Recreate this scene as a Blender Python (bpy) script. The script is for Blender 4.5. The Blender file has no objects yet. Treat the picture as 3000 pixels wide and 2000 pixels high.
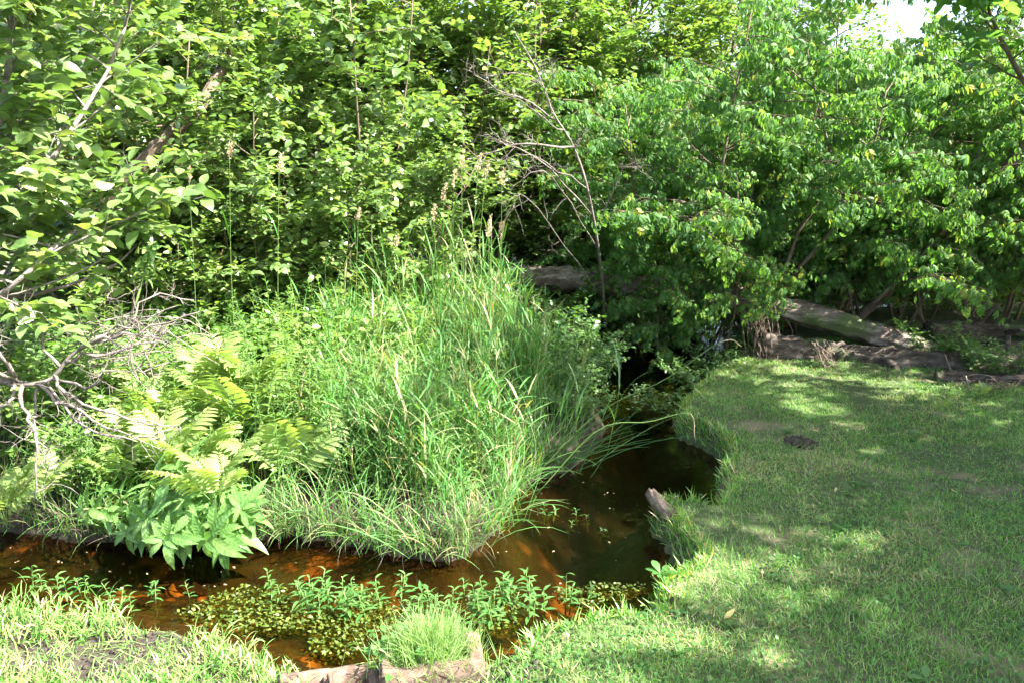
import bpy, math, random
import numpy as np
from mathutils import Matrix, Vector

# ------------------------------------------------------------------ camera, sky, sun, exposure
SC = bpy.context.scene
COL = SC.collection
R = math.radians
CAM_Z, PITCH, FPX = 2.0, R(12.0), 2354.0          # FPX: focal length in pixels of the 3000 px wide photo
cam_d = bpy.data.cameras.new("camera")
cam = bpy.data.objects.new("camera", cam_d)
COL.objects.link(cam)
cam.location = (0, 0, CAM_Z)
cam.rotation_euler = (R(90) - PITCH, 0, 0)
cam_d.sensor_width = 36.0
cam_d.lens = 36.0 * FPX / 3000.0
cam_d.clip_start, cam_d.clip_end = 0.05, 3000.0
SC.camera = cam

SUN_EL, SUN_AZ = R(48), R(112)                     # azimuth clockwise from +Y (straight ahead), towards +X
SUN_DIR = np.array([math.cos(SUN_EL) * math.sin(SUN_AZ), math.cos(SUN_EL) * math.cos(SUN_AZ), math.sin(SUN_EL)])
world = bpy.data.worlds.new("World")
SC.world = world
world.use_nodes = True
wn = world.node_tree.nodes
bg = wn["Background"]
sky = wn.new("ShaderNodeTexSky")
sky.sky_type = 'NISHITA'
sky.sun_disc = False
sky.sun_elevation = SUN_EL
sky.sun_rotation = SUN_AZ
sky.air_density, sky.dust_density, sky.ozone_density = 1.0, 3.0, 1.0
world.node_tree.links.new(sky.outputs[0], bg.inputs[0])
bg.inputs[1].default_value = 0.102
sun_d = bpy.data.lights.new("sun", 'SUN')
sun_d.energy, sun_d.angle, sun_d.color = 5.0, R(0.53), (1.0, 0.97, 0.92)
sun = bpy.data.objects.new("sun", sun_d)
COL.objects.link(sun)
sun.rotation_euler = Vector(SUN_DIR).to_track_quat('Z', 'Y').to_euler()
SC.view_settings.view_transform = 'Standard'
SC.view_settings.look = 'None'
SC.view_settings.exposure = 2.8
SC.view_settings.gamma = 1.0
SC.view_settings.use_curve_mapping = False
SC.cycles.max_bounces = 4
SC.cycles.diffuse_bounces = 2
SC.cycles.use_adaptive_sampling = True
SC.cycles.adaptive_threshold = 0.03
SC.cycles.glossy_bounces = 2
SC.cycles.transmission_bounces = 4
SC.cycles.transparent_max_bounces = 8
SC.cycles.sample_clamp_indirect = 6.0

# ------------------------------------------------------------------ layout helpers
CP, SP = math.cos(PITCH), math.sin(PITCH)
def ray(px, py):
    a, b = (px - 1500) / FPX, -(py - 1000) / FPX
    return np.array([a, CP + b * SP, -SP + b * CP])
def on_z(px, py, z=0.0):
    d = ray(px, py); t = (z - CAM_Z) / d[2]
    return np.array([0, 0, CAM_Z]) + d * t
def at(px, py, Y):
    d = ray(px, py)
    return np.array([0, 0, CAM_Z]) + d * (Y / d[1])
def nrm(v):
    v = np.asarray(v, float)
    return v / np.maximum(np.linalg.norm(v, axis=-1, keepdims=True), 1e-9)

_hash = np.random.default_rng(7).random((256, 256))
def noise2(x, y, s=1.0, ox=0.0):
    x = np.asarray(x) / s + 37.3 + ox; y = np.asarray(y) / s + 91.7 + ox * 1.7
    xi, yi = np.floor(x).astype(int), np.floor(y).astype(int)
    fx, fy = x - xi, y - yi
    fx, fy = fx * fx * (3 - 2 * fx), fy * fy * (3 - 2 * fy)
    h = lambda i, j: _hash[i & 255, j & 255]
    return (h(xi, yi) * (1 - fx) + h(xi + 1, yi) * fx) * (1 - fy) + (h(xi, yi + 1) * (1 - fx) + h(xi + 1, yi + 1) * fx) * fy

# ------------------------------------------------------------------ mesh helpers
class MB:
    def __init__(self): self.V, self.T, self.A, self.n = [], [], [], 0
    def add(self, V, T, var=None):
        V = np.asarray(V, float).reshape(-1, 3); T = np.asarray(T, int).reshape(-1, 3)
        self.V.append(V); self.T.append(T + self.n)
        if var is None: var = 0.5
        self.A.append(np.broadcast_to(np.asarray(var, float), (len(V),)).copy())
        self.n += len(V); return self
    def mesh(self, name, mat, smooth=True):
        V = np.concatenate(self.V); T = np.concatenate(self.T); A = np.concatenate(self.A)
        me = bpy.data.meshes.new(name)
        me.vertices.add(len(V)); me.vertices.foreach_set("co", V.astype(np.float32).ravel())
        me.loops.add(len(T) * 3); me.loops.foreach_set("vertex_index", T.astype(np.int32).ravel())
        me.polygons.add(len(T)); me.polygons.foreach_set("loop_start", np.arange(0, len(T) * 3, 3, dtype=np.int32))
        if smooth: me.polygons.foreach_set("use_smooth", np.ones(len(T), bool))
        at_ = me.attributes.new("var", 'FLOAT', 'POINT'); at_.data.foreach_set("value", A.astype(np.float32))
        me.update(calc_edges=True)
        me.materials.append(mat)
        return me
    def obj(self, name, mat, parent=None, smooth=True, **kw):
        return link(name, self.mesh(name, mat, smooth), parent, **kw)

def link(name, me, parent=None, label=None, category=None, group=None, kind=None, loc=None):
    o = bpy.data.objects.new(name, me); COL.objects.link(o)
    if parent is not None: o.parent = parent
    if loc is not None: o.location = loc
    for k, v in (("label", label), ("category", category), ("group", group), ("kind", kind)):
        if v: o[k] = v
    return o
def thing(name, label, category, loc=(0, 0, 0), rz=0.0, scale=1.0, group=None, tilt=None):
    o = link(name, None, None, label, category, group)
    o.location = tuple(loc); o.rotation_euler = (tilt[0] if tilt else 0, tilt[1] if tilt else 0, rz); o.scale = (scale,) * 3
    o.empty_display_size = 0.1
    return o

def tube(pts, rad, sides=6, cap=True, rough=0.0, rng=None):
    P = np.asarray(pts, float); n = len(P)
    rad = np.broadcast_to(np.asarray(rad, float), (n,))
    t = np.gradient(P, axis=0); t = nrm(t)
    ref = np.array([0, 0, 1.0]) if abs(t[:, 2]).mean() < 0.8 else np.array([1.0, 0, 0])
    u = nrm(np.cross(t, ref)); v = np.cross(t, u)
    a = np.linspace(0, 2 * np.pi, sides, endpoint=False)
    rr = rad[:, None] * np.ones(sides)
    if rough: rr = rr * (1 + rough * rng.normal(0, 1, rr.shape))
    V = P[:, None, :] + rr[..., None] * (np.cos(a)[None, :, None] * u[:, None, :] + np.sin(a)[None, :, None] * v[:, None, :])
    V = V.reshape(-1, 3); T = []
    i = np.arange(n - 1)[:, None] * sides; j = np.arange(sides)[None, :]; k = (j + 1) % sides
    q = np.stack([i + j, i + k, i + sides + k, i + sides + j], -1).reshape(-1, 4)
    T = np.concatenate([q[:, [0, 1, 2]], q[:, [0, 2, 3]]])
    if cap:
        c = len(V); V = np.concatenate([V, P[[0, -1]]])
        jj = np.arange(sides); kk = (jj + 1) % sides; b = (n - 1) * sides
        T = np.concatenate([T, np.stack([np.full(sides, c), kk, jj], -1), np.stack([np.full(sides, c + 1), b + jj, b + kk], -1)])
    return V, T

def leaf_tpl(prof, fold=0.25, droop=0.25, wav=0.0, stalk=0.0):
    """a leaf in local space: length along +y (0..1), width along x, upper side +z; folded on the midrib and arched"""
    V, T, rows = [], [], []
    for t, w in prof:
        z = -droop * t * t
        y = t * math.sqrt(max(0.05, 1 - droop * droop * t * t))
        if w < 1e-4: rows.append([len(V)]); V.append((0, y, z))
        else:
            rows.append([len(V), len(V) + 1, len(V) + 2])
            V += [(-w, y, z + fold * w + wav * math.sin(t * 17)), (0, y, z), (w, y, z + fold * w - wav * math.sin(t * 15))]
    for a, b in zip(rows[:-1], rows[1:]):
        if len(a) == 1 and len(b) == 3: T += [(a[0], b[1], b[0]), (a[0], b[2], b[1])]
        elif len(a) == 3 and len(b) == 1: T += [(a[0], a[1], b[0]), (a[1], a[2], b[0])]
        elif len(a) == 3:
            T += [(a[0], a[1], b[1]), (a[0], b[1], b[0]), (a[1], a[2], b[2]), (a[1], b[2], b[1])]
    V = np.array(V, float)
    if stalk: V[:, 1] += stalk
    return V, np.array(T)

def frames(y, z):
    y = nrm(y); x = nrm(np.cross(y, z)); z = np.cross(x, y)
    return x, y, z
def place(mb, tpl, pos, ydir, zdir, s, var, sx=1.0):
    V, T = tpl
    pos = np.asarray(pos, float).reshape(-1, 3); N = len(pos)
    if N == 0: return
    x, y, z = frames(np.broadcast_to(ydir, (N, 3)), np.broadcast_to(zdir, (N, 3)))
    s = np.broadcast_to(np.asarray(s, float), (N,))[:, None, None]
    sx = np.broadcast_to(np.asarray(sx, float), (N,))[:, None, None]
    W = pos[:, None, :] + s * (sx * V[None, :, 0:1] * x[:, None, :] + V[None, :, 1:2] * y[:, None, :] + V[None, :, 2:3] * z[:, None, :])
    TT = (T[None] + (np.arange(N) * len(V))[:, None, None]).reshape(-1, 3)
    mb.add(W.reshape(-1, 3), TT, np.repeat(np.broadcast_to(var, (N,)), len(V)))

def merge(parts):
    V, T, n = [], [], 0
    for v, t in parts:
        V.append(v); T.append(np.asarray(t) + n); n += len(v)
    return np.concatenate(V), np.concatenate(T)

def path(rng, p, d, L, n, wander=0.15, trop=(0, 0, 0)):
    p = np.array(p, float); d = nrm(d); tr = np.array(trop, float)
    pts = [p]
    for i in range(n):
        d = nrm(d + rng.normal(0, wander, 3) + tr / n)
        p = p + d * L / n; pts.append(p)
    return np.array(pts)
def sample(pts, t):
    t = t * (len(pts) - 1); i = min(int(t), len(pts) - 2); f = t - i
    return pts[i] * (1 - f) + pts[i + 1] * f, nrm(pts[i + 1] - pts[i])
def smooth_path(pts, n=16):
    P = np.array(pts, float)
    if len(P) < 3:
        return P[0] + (P[-1] - P[0]) * np.linspace(0, 1, n)[:, None]
    Q = np.concatenate([[2 * P[0] - P[1]], P, [2 * P[-1] - P[-2]]]); out = []
    for t in np.linspace(0, len(P) - 1 - 1e-6, n):
        i = int(t); f = t - i; a, b, c, d = Q[i:i + 4]
        out.append(0.5 * (2 * b + (c - a) * f + (2 * a - 5 * b + 4 * c - d) * f * f + (3 * b - a - 3 * c + d) * f ** 3))
    return np.array(out)

# ------------------------------------------------------------------ materials
def new_mat(name):
    m = bpy.data.materials.new(name); m.use_nodes = True
    nt = m.node_tree; nt.nodes.clear()
    out = nt.nodes.new("ShaderNodeOutputMaterial")
    return m, nt, out
def N(nt, kind, **kw):
    n = nt.nodes.new("ShaderNode" + kind)
    for k, v in kw.items(): setattr(n, k, v)
    return n
def ramp(nt, fac, stops):
    r = N(nt, "ValToRGB"); e = r.color_ramp.elements
    while len(e) < len(stops): e.new(0.5)
    for el, (p, c) in zip(e, stops): el.position = p; el.color = (*c, 1)
    nt.links.new(fac, r.inputs[0]); return r.outputs[0]

def leaf_mat(name, stops, trans=0.38, rough=0.42, back=1.25, spec=0.5, tint=(1.05, 1.1, 0.38), veins=False):
    m, nt, out = new_mat(name); L = nt.links.new
    a = N(nt, "Attribute", attribute_name="var"); oi = N(nt, "ObjectInfo")
    add = N(nt, "Math", operation='ADD'); L(a.outputs["Fac"], add.inputs[0])
    mul = N(nt, "Math", operation='MULTIPLY'); L(oi.outputs["Random"], mul.inputs[0]); mul.inputs[1].default_value = 0.35
    L(mul.outputs[0], add.inputs[1])
    fr = N(nt, "Math", operation='PINGPONG'); L(add.outputs[0], fr.inputs[0]); fr.inputs[1].default_value = 1.0
    col = ramp(nt, fr.outputs[0], stops)
    geo = N(nt, "NewGeometry")
    bk = N(nt, "Mix", data_type='RGBA', blend_type='MULTIPLY'); bk.inputs[0].default_value = 1.0
    L(col, bk.inputs[6]); bk.inputs[7].default_value = (back, back * 0.98, back * 1.15, 1)
    mx = N(nt, "Mix", data_type='RGBA'); L(geo.outputs["Backfacing"], mx.inputs[0]); L(col, mx.inputs[6]); L(bk.outputs[2], mx.inputs[7])
    hv = N(nt, "HueSaturation"); L(mx.outputs[2], hv.inputs["Color"])
    if veins:
        tc = N(nt, "TexCoord"); sp = N(nt, "SeparateXYZ"); L(tc.outputs["Object"], sp.inputs[0])
        ax = N(nt, "Math", operation='ABSOLUTE'); L(sp.outputs[0], ax.inputs[0])
        k1 = N(nt, "Math", operation='MULTIPLY_ADD'); L(ax.outputs[0], k1.inputs[0]); k1.inputs[1].default_value = -.75; L(sp.outputs[1], k1.inputs[2])
        k2 = N(nt, "Math", operation='MULTIPLY'); L(k1.outputs[0], k2.inputs[0]); k2.inputs[1].default_value = 55
        k3 = N(nt, "Math", operation='SINE'); L(k2.outputs[0], k3.inputs[0])
        rib = N(nt, "MapRange"); L(ax.outputs[0], rib.inputs[0]); rib.inputs[1].default_value = .008; rib.inputs[2].default_value = .02; rib.inputs[3].default_value = .45; rib.inputs[4].default_value = 0
        vn = N(nt, "MapRange"); L(k3.outputs[0], vn.inputs[0]); vn.inputs[1].default_value = .3; vn.inputs[2].default_value = 1.0; vn.inputs[3].default_value = .95; vn.inputs[4].default_value = 1.15
        nz = N(nt, "TexNoise"); nz.inputs["Scale"].default_value = 5; L(tc.outputs["Object"], nz.inputs[0])
        nv = N(nt, "MapRange"); L(nz.outputs[0], nv.inputs[0]); nv.inputs[1].default_value = .3; nv.inputs[2].default_value = .7; nv.inputs[3].default_value = .75; nv.inputs[4].default_value = 1.2
        mv = N(nt, "Math", operation='MULTIPLY'); L(vn.outputs[0], mv.inputs[0]); L(nv.outputs[0], mv.inputs[1])
        av = N(nt, "Math", operation='ADD'); L(mv.outputs[0], av.inputs[0]); L(rib.outputs[0], av.inputs[1]); L(av.outputs[0], hv.inputs["Value"])
    p = N(nt, "BsdfPrincipled"); L(hv.outputs[0], p.inputs["Base Color"]); p.inputs["Roughness"].default_value = rough
    p.inputs["Specular IOR Level"].default_value = spec
    tr = N(nt, "BsdfTranslucent"); tm = N(nt, "Mix", data_type='RGBA', blend_type='MULTIPLY'); tm.inputs[0].default_value = 1
    L(hv.outputs[0], tm.inputs[6]); tm.inputs[7].default_value = (tint[0] * 1.8, tint[1] * 1.8, tint[2] * 1.8, 1); L(tm.outputs[2], tr.inputs[0])
    if veins:
        bp = N(nt, "Bump"); bp.inputs["Strength"].default_value = .25; bp.inputs["Distance"].default_value = .002; L(k3.outputs[0], bp.inputs["Height"]); L(bp.outputs[0], p.inputs["Normal"])
    ms = N(nt, "MixShader"); ms.inputs[0].default_value = trans
    L(p.outputs[0], ms.inputs[1]); L(tr.outputs[0], ms.inputs[2]); L(ms.outputs[0], out.inputs[0])
    return m

def rough_mat(name, stops, scale=8, detail=8, rough=0.9, bump=0.5, dist=0.02, stretch=(1, 1, 1), second=None):
    m, nt, out = new_mat(name); L = nt.links.new
    tc = N(nt, "TexCoord"); mp = N(nt, "Mapping"); mp.inputs["Scale"].default_value = stretch; L(tc.outputs["Object"], mp.inputs[0])
    tex = N(nt, "TexNoise"); tex.inputs["Scale"].default_value = scale; tex.inputs["Detail"].default_value = detail; tex.inputs["Roughness"].default_value = 0.65
    L(mp.outputs[0], tex.inputs[0])
    col = ramp(nt, tex.outputs[0], stops)
    if second:
        t2 = N(nt, "TexNoise"); t2.inputs["Scale"].default_value = second[0]; t2.inputs["Detail"].default_value = 5; L(tc.outputs["Object"], t2.inputs[0])
        f2 = ramp(nt, t2.outputs[0], [(second[2], (0, 0, 0)), (second[3], (1, 1, 1))])
        mx = N(nt, "Mix", data_type='RGBA'); L(f2, mx.inputs[0]); L(col, mx.inputs[6]); mx.inputs[7].default_value = (*second[1], 1); col = mx.outputs[2]
    p = N(nt, "BsdfPrincipled"); L(col, p.inputs["Base Color"]); p.inputs["Roughness"].default_value = rough; p.inputs["Specular IOR Level"].default_value = 0.25
    b = N(nt, "Bump"); b.inputs["Strength"].default_value = bump; b.inputs["Distance"].default_value = dist; L(tex.outputs[0], b.inputs["Height"]); L(b.outputs[0], p.inputs["Normal"])
    L(p.outputs[0], out.inputs[0])
    return m

M = {}
M['alder'] = leaf_mat("alder_leaf", [(0, (0.058, 0.109, 0.028)), (0.5, (0.095, 0.161, 0.044)), (0.85, (0.131, 0.198, 0.060)), (1, (0.200, 0.239, 0.064))], trans=0.3, rough=0.34, spec=0.7)
M['alder_near'] = leaf_mat("alder_near_leaf", [(0, (0.058, 0.109, 0.028)), (0.5, (0.095, 0.161, 0.044)), (0.85, (0.131, 0.198, 0.060)), (1, (0.200, 0.239, 0.064))], trans=0.3, rough=0.34, spec=0.7, veins=True)
M['shrub'] = leaf_mat("shrub_leaf", [(0, (0.047, 0.104, 0.022)), (0.5, (0.084, 0.156, 0.036)), (1, (0.147, 0.208, 0.048))], trans=0.34, rough=0.42)
M['maple'] = leaf_mat("box_elder_leaf", [(0, (0.042, 0.11, 0.028)), (0.5, (0.07, 0.155, 0.04)), (0.95, (0.11, 0.195, 0.05)), (1, (0.22, 0.23, 0.05))], trans=0.46, rough=0.55, spec=0.3)
M['dark'] = leaf_mat("undergrowth_leaf", [(0, (0.037, 0.088, 0.022)), (0.6, (0.063, 0.130, 0.034)), (1, (0.105, 0.177, 0.048))], trans=0.32, rough=0.45)
M['grass'] = leaf_mat("tall_grass", [(0, (0.028, 0.105, 0.018)), (0.5, (0.055, 0.155, 0.03)), (0.85, (0.095, 0.19, 0.045)), (1, (0.24, 0.21, 0.10))], trans=0.36, rough=0.5, spec=0.25)
M['reed'] = leaf_mat("reed_blade", [(0, (0.039, 0.116, 0.034)), (0.7, (0.066, 0.163, 0.045)), (0.95, (0.099, 0.189, 0.045)), (1, (0.242, 0.200, 0.068))], trans=0.35, rough=0.4)
M['herb'] = leaf_mat("herb_leaf", [(0, (0.058, 0.130, 0.028)), (0.5, (0.100, 0.187, 0.040)), (1, (0.168, 0.244, 0.060))], trans=0.33, rough=0.45)
M['fern'] = leaf_mat("fern_frond", [(0, (0.100, 0.180, 0.043)), (0.6, (0.160, 0.240, 0.064)), (1, (0.230, 0.280, 0.085))], trans=0.35, rough=0.5)
M['joe'] = leaf_mat("broad_leaf", [(0, (0.06, 0.145, 0.035)), (0.6, (0.10, 0.20, 0.05)), (1, (0.145, 0.24, 0.07))], trans=0.32, rough=0.38, veins=True)
M['lawn'] = leaf_mat("lawn_blade", [(0, (0.045, 0.14, 0.02)), (0.5, (0.095, 0.225, 0.036)), (0.8, (0.15, 0.275, 0.06)), (0.93, (0.27, 0.26, 0.10)), (1, (0.37, 0.30, 0.17))], trans=0.35, rough=0.5)
M['shoot'] = leaf_mat("shoot_leaf", [(0, (0.035, 0.105, 0.022)), (0.6, (0.06, 0.15, 0.032)), (1, (0.10, 0.185, 0.05))], trans=0.35, rough=0.45, spec=0.35)
M['tuft'] = leaf_mat("tuft_blade", [(0, (0.08, 0.17, 0.035)), (0.5, (0.14, 0.24, 0.06)), (1, (0.26, 0.30, 0.11))], trans=0.35, rough=0.5)
M['moss'] = leaf_mat("water_weed", [(0, (0.03, 0.06, 0.008)), (0.6, (0.07, 0.11, 0.012)), (1, (0.13, 0.16, 0.025))], trans=0.3, rough=0.5)
M['straw'] = leaf_mat("dry_straw", [(0, (0.20, 0.15, 0.08)), (0.6, (0.33, 0.26, 0.15)), (1, (0.45, 0.37, 0.22))], trans=0.25, rough=0.6, tint=(1, 0.85, 0.6))
M['thatch'] = leaf_mat("dead_thatch", [(0, (0.025, 0.02, 0.011)), (0.6, (0.06, 0.046, 0.026)), (1, (0.14, 0.105, 0.06))], trans=0.15, rough=0.7, tint=(1, .85, .6))
M['yellow'] = leaf_mat("fallen_leaf", [(0, (0.30, 0.17, 0.07)), (0.5, (0.42, 0.34, 0.10)), (1, (0.5, 0.42, 0.16))], trans=0.25, rough=0.55, tint=(1, 0.85, 0.5))
M['bark'] = rough_mat("bark", [(0.3, (0.05, 0.035, 0.025)), (0.55, (0.13, 0.095, 0.065)), (0.75, (0.22, 0.18, 0.14))], scale=14, stretch=(1, 1, 0.35), bump=0.8)
M['grey_bark'] = rough_mat("grey_bark", [(0.3, (0.12, 0.10, 0.085)), (0.6, (0.26, 0.23, 0.2)), (0.8, (0.36, 0.33, 0.3))], scale=20, bump=.5)
M['stem'] = rough_mat("twig_bark", [(0.3, (0.08, 0.06, 0.04)), (0.7, (0.18, 0.14, 0.09))], scale=30, bump=0.3)
M['dead'] = rough_mat("dead_wood", [(0.3, (0.075, 0.06, 0.05)), (0.55, (0.16, 0.135, 0.115)), (0.75, (0.30, 0.27, 0.24))], scale=18, bump=0.6, dist=0.01)
M['log'] = rough_mat("weathered_log", [(0.3, (0.05, 0.036, 0.026)), (0.48, (0.13, 0.10, 0.075)), (0.66, (0.32, 0.27, 0.22))], scale=13, stretch=(0.22, 1.2, 1.2), bump=1.0, dist=0.03, second=(3.0, (0.07, 0.09, 0.03), 0.55, 0.72))
M['bark_log'] = rough_mat("bark_log", [(0.32, (0.03, 0.021, 0.015)), (0.5, (0.085, 0.064, 0.048)), (0.7, (0.2, 0.165, 0.13))], scale=16, detail=12, stretch=(0.25, 1.3, 1.3), bump=1.0, dist=0.05, second=(2.2, (0.06, 0.085, 0.03), 0.55, 0.68))
M['root'] = rough_mat("dry_root", [(0.3, (0.10, 0.07, 0.05)), (0.7, (0.24, 0.18, 0.13))], scale=30)
M['green_stem'] = leaf_mat("green_stem", [(0, (0.07, 0.14, 0.03)), (1, (0.14, 0.20, 0.05))], trans=0.1)
M['concrete'] = rough_mat("concrete", [(0.25, (0.05, 0.032, 0.022)), (0.5, (0.11, 0.075, 0.053)), (0.75, (0.20, 0.15, 0.115))], scale=22, detail=12, bump=0.7, dist=0.012, second=(9.0, (0.10, 0.085, 0.05), 0.55, 0.78))
M['soil'] = rough_mat("dark_soil", [(0.3, (0.02, 0.016, 0.012)), (0.7, (0.07, 0.055, 0.04))], scale=30, bump=1.0, dist=0.02)
M['floor'] = rough_mat("forest_floor", [(0.3, (0.012, 0.010, 0.006)), (0.55, (0.03, 0.025, 0.014)), (0.75, (0.06, 0.048, 0.028))], scale=14, bump=0.8)
M['mud'] = rough_mat("mud_bank", [(0.3, (0.025, 0.02, 0.016)), (0.55, (0.06, 0.048, 0.036)), (0.75, (0.12, 0.10, 0.075))], scale=22, bump=1.0, dist=0.04, second=(7.0, (0.06, 0.07, 0.022), 0.52, 0.66))
M['turf'] = rough_mat("turf_soil", [(0.25, (0.03, 0.035, 0.012)), (0.5, (0.06, 0.085, 0.028)), (0.7, (0.13, 0.13, 0.06))], scale=30, detail=10, bump=1.0, dist=0.02, second=(2.8, (0.18, 0.14, 0.085), 0.56, 0.7))
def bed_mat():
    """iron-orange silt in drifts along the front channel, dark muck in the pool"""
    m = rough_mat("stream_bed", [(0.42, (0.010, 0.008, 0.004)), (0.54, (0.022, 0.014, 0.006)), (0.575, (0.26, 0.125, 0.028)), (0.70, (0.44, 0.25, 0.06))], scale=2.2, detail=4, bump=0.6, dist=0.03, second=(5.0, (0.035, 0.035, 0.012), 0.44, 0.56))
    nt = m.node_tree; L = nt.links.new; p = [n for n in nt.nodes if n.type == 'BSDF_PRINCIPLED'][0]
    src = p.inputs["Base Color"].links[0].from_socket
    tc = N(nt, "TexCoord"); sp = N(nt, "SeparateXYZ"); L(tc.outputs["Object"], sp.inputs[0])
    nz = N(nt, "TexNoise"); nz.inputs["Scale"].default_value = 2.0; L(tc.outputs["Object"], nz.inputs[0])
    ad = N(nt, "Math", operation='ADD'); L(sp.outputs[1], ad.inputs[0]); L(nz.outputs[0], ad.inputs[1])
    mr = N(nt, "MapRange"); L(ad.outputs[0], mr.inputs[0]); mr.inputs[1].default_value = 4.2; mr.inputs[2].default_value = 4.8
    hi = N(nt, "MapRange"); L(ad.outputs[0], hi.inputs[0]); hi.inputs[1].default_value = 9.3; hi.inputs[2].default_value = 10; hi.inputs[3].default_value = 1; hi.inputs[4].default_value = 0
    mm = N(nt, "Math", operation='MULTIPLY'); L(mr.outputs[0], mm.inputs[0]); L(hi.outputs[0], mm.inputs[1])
    mx = N(nt, "Mix", data_type='RGBA'); L(mm.outputs[0], mx.inputs[0]); L(src, mx.inputs[6]); mx.inputs[7].default_value = (0.006, 0.005, 0.003, 1); L(mx.outputs[2], p.inputs["Base Color"])  # shade and deep water of the pool painted into the bed colour
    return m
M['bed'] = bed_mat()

def water_mat():
    m, nt, out = new_mat("stream_water"); L = nt.links.new
    tc = N(nt, "TexCoord"); tex = N(nt, "TexNoise"); tex.inputs["Scale"].default_value = 9; tex.inputs["Detail"].default_value = 3; L(tc.outputs["Object"], tex.inputs[0])
    b = N(nt, "Bump"); b.inputs["Strength"].default_value = 0.22; b.inputs["Distance"].default_value = 0.02; L(tex.outputs[0], b.inputs["Height"])
    fr = N(nt, "Fresnel"); fr.inputs[0].default_value = 1.33; L(b.outputs[0], fr.inputs[1])
    g = N(nt, "BsdfGlossy"); g.inputs["Roughness"].default_value = 0.02; L(b.outputs[0], g.inputs["Normal"])
    t = N(nt, "BsdfTransparent"); t.inputs[0].default_value = (0.60, 0.43, 0.22, 1)
    mx = N(nt, "MixShader"); L(fr.outputs[0], mx.inputs[0]); L(t.outputs[0], mx.inputs[1]); L(g.outputs[0], mx.inputs[2]); L(mx.outputs[0], out.inputs[0])
    return m
M['water'] = water_mat()

# ------------------------------------------------------------------ terrain: lawn, island, stream bed, water
NEAR = [(-1500, 1800, .03), (-600, 1790, .03), (0, 1765, .03), (250, 1790, .03), (600, 1850, .03), (820, 1935, .04), (1000, 1975, .06), (1150, 1960, .08), (1380, 1905, .12),
        (1470, 1870, .15), (1600, 1800, .18), (1760, 1762, .2), (1910, 1735, .2), (1925, 1660, .2), (2015, 1622, .2), (2008, 1560, .2), (1950, 1500, .2), (1915, 1445, .2), (2000, 1432, .2), (2090, 1430, .2),
        (2115, 1350, .2), (2122, 1285, .2), (2065, 1235, .2), (1995, 1212, .2), (1985, 1175, .2), (2040, 1120, .18), (2120, 1060, .15), (2230, 990, .12), (2420, 930, .1), (2700, 905, .1), (3300, 895, .1)]
FAR = [(-1500, 1520, 0), (-600, 1540, 0), (0, 1560, 0), (300, 1592, 0), (520, 1600, 0), (760, 1590, 0), (860, 1572, 0), (1000, 1600, 0), (1180, 1635, 0), (1340, 1640, 0), (1440, 1585, 0),
       (1480, 1500, 0), (1540, 1430, 0), (1640, 1385, 0), (1740, 1330, 0), (1770, 1260, 0), (1740, 1180, 0), (1700, 1100, 0), (1705, 1020, 0), (1800, 960, 0), (1960, 915, 0), (2150, 885, 0), (2500, 870, 0), (3300, 865, 0)]
near_xy = np.array([on_z(*p)[:2] for p in NEAR]); far_xy = np.array([on_z(*p)[:2] for p in FAR])
def jitter_line(P, seed):                                     # finer, uneven edge
    rng = np.random.default_rng(seed); Q = smooth_path(np.c_[P, np.zeros(len(P))], len(P) * 5)[:, :2]
    return Q + rng.normal(0, 0.02, Q.shape)
near_xy, far_xy = jitter_line(near_xy, 1), jitter_line(far_xy, 2)
POLY = np.concatenate([near_xy, far_xy[::-1]])
def dist_line(x, y, P):
    d = np.full(x.shape, 1e9)
    for (ax, ay), (bx, by) in zip(P[:-1], P[1:]):
        vx, vy = bx - ax, by - ay; l2 = vx * vx + vy * vy + 1e-12
        t = np.clip(((x - ax) * vx + (y - ay) * vy) / l2, 0, 1)
        d = np.minimum(d, np.hypot(x - ax - t * vx, y - ay - t * vy))
    return d
def inside(x, y, P):
    r = np.zeros(x.shape, bool); j = len(P) - 1
    for i in range(len(P)):
        xi, yi = P[i]; xj, yj = P[j]
        c = ((yi > y) != (yj > y)) & (x < (xj - xi) * (y - yi) / (yj - yi + 1e-12) + xi)
        r ^= c; j = i
    return r
def sstep(a, b, x):
    t = np.clip((x - a) / (b - a), 0, 1); return t * t * (3 - 2 * t)
def terrain(x, y):
    x = np.asarray(x, float); y = np.asarray(y, float)
    dn, df = dist_line(x, y, near_xy), dist_line(x, y, far_xy); w = inside(x, y, POLY)
    near_side = dn < df
    d = np.minimum(dn, df)
    bump = (noise2(x, y, 0.35) - 0.5) * 0.03 + (noise2(x, y, 0.12, 5) - 0.5) * 0.016 + (noise2(x, y, 1.7, 9) - 0.5) * 0.08
    wet = 1 - sstep(-0.45, 0.35, x - 0.0 * y)                      # low muddy shore at the near left
    lawn = sstep(-0.02, 0.07, d) * 0.17 + 0.02 * d + bump * sstep(0, .3, d)
    shore = 0.015 * sstep(0, .1, d) + 0.06 * np.minimum(d, 3) + (bump - (noise2(x, y, 1.7, 9) - 0.5) * 0.08) * 1.1 * sstep(0, .35, d)
    nz = lawn * (1 - wet) + shore * wet
    iz = 0.13 * sstep(-0.01, 0.10, d) + 0.22 * sstep(0.05, 0.9, d) + bump * 1.2 + 0.02 * np.minimum(d, 30)
    land = np.where(near_side, nz, iz)
    depth_r = sstep(-0.3, 0.8, x)
    flat = np.where(near_side, wet, 0.0)
    bed = -(0.03 * (1 - flat) + (0.16 + 0.22 * depth_r) * (sstep(0, 0.45, d) * (1 - flat) + flat * np.clip(d / .7, 0, 1))) + bump * 0.7 * sstep(0, .3, d)
    return np.where(w, bed, land), w, near_side, d

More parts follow.
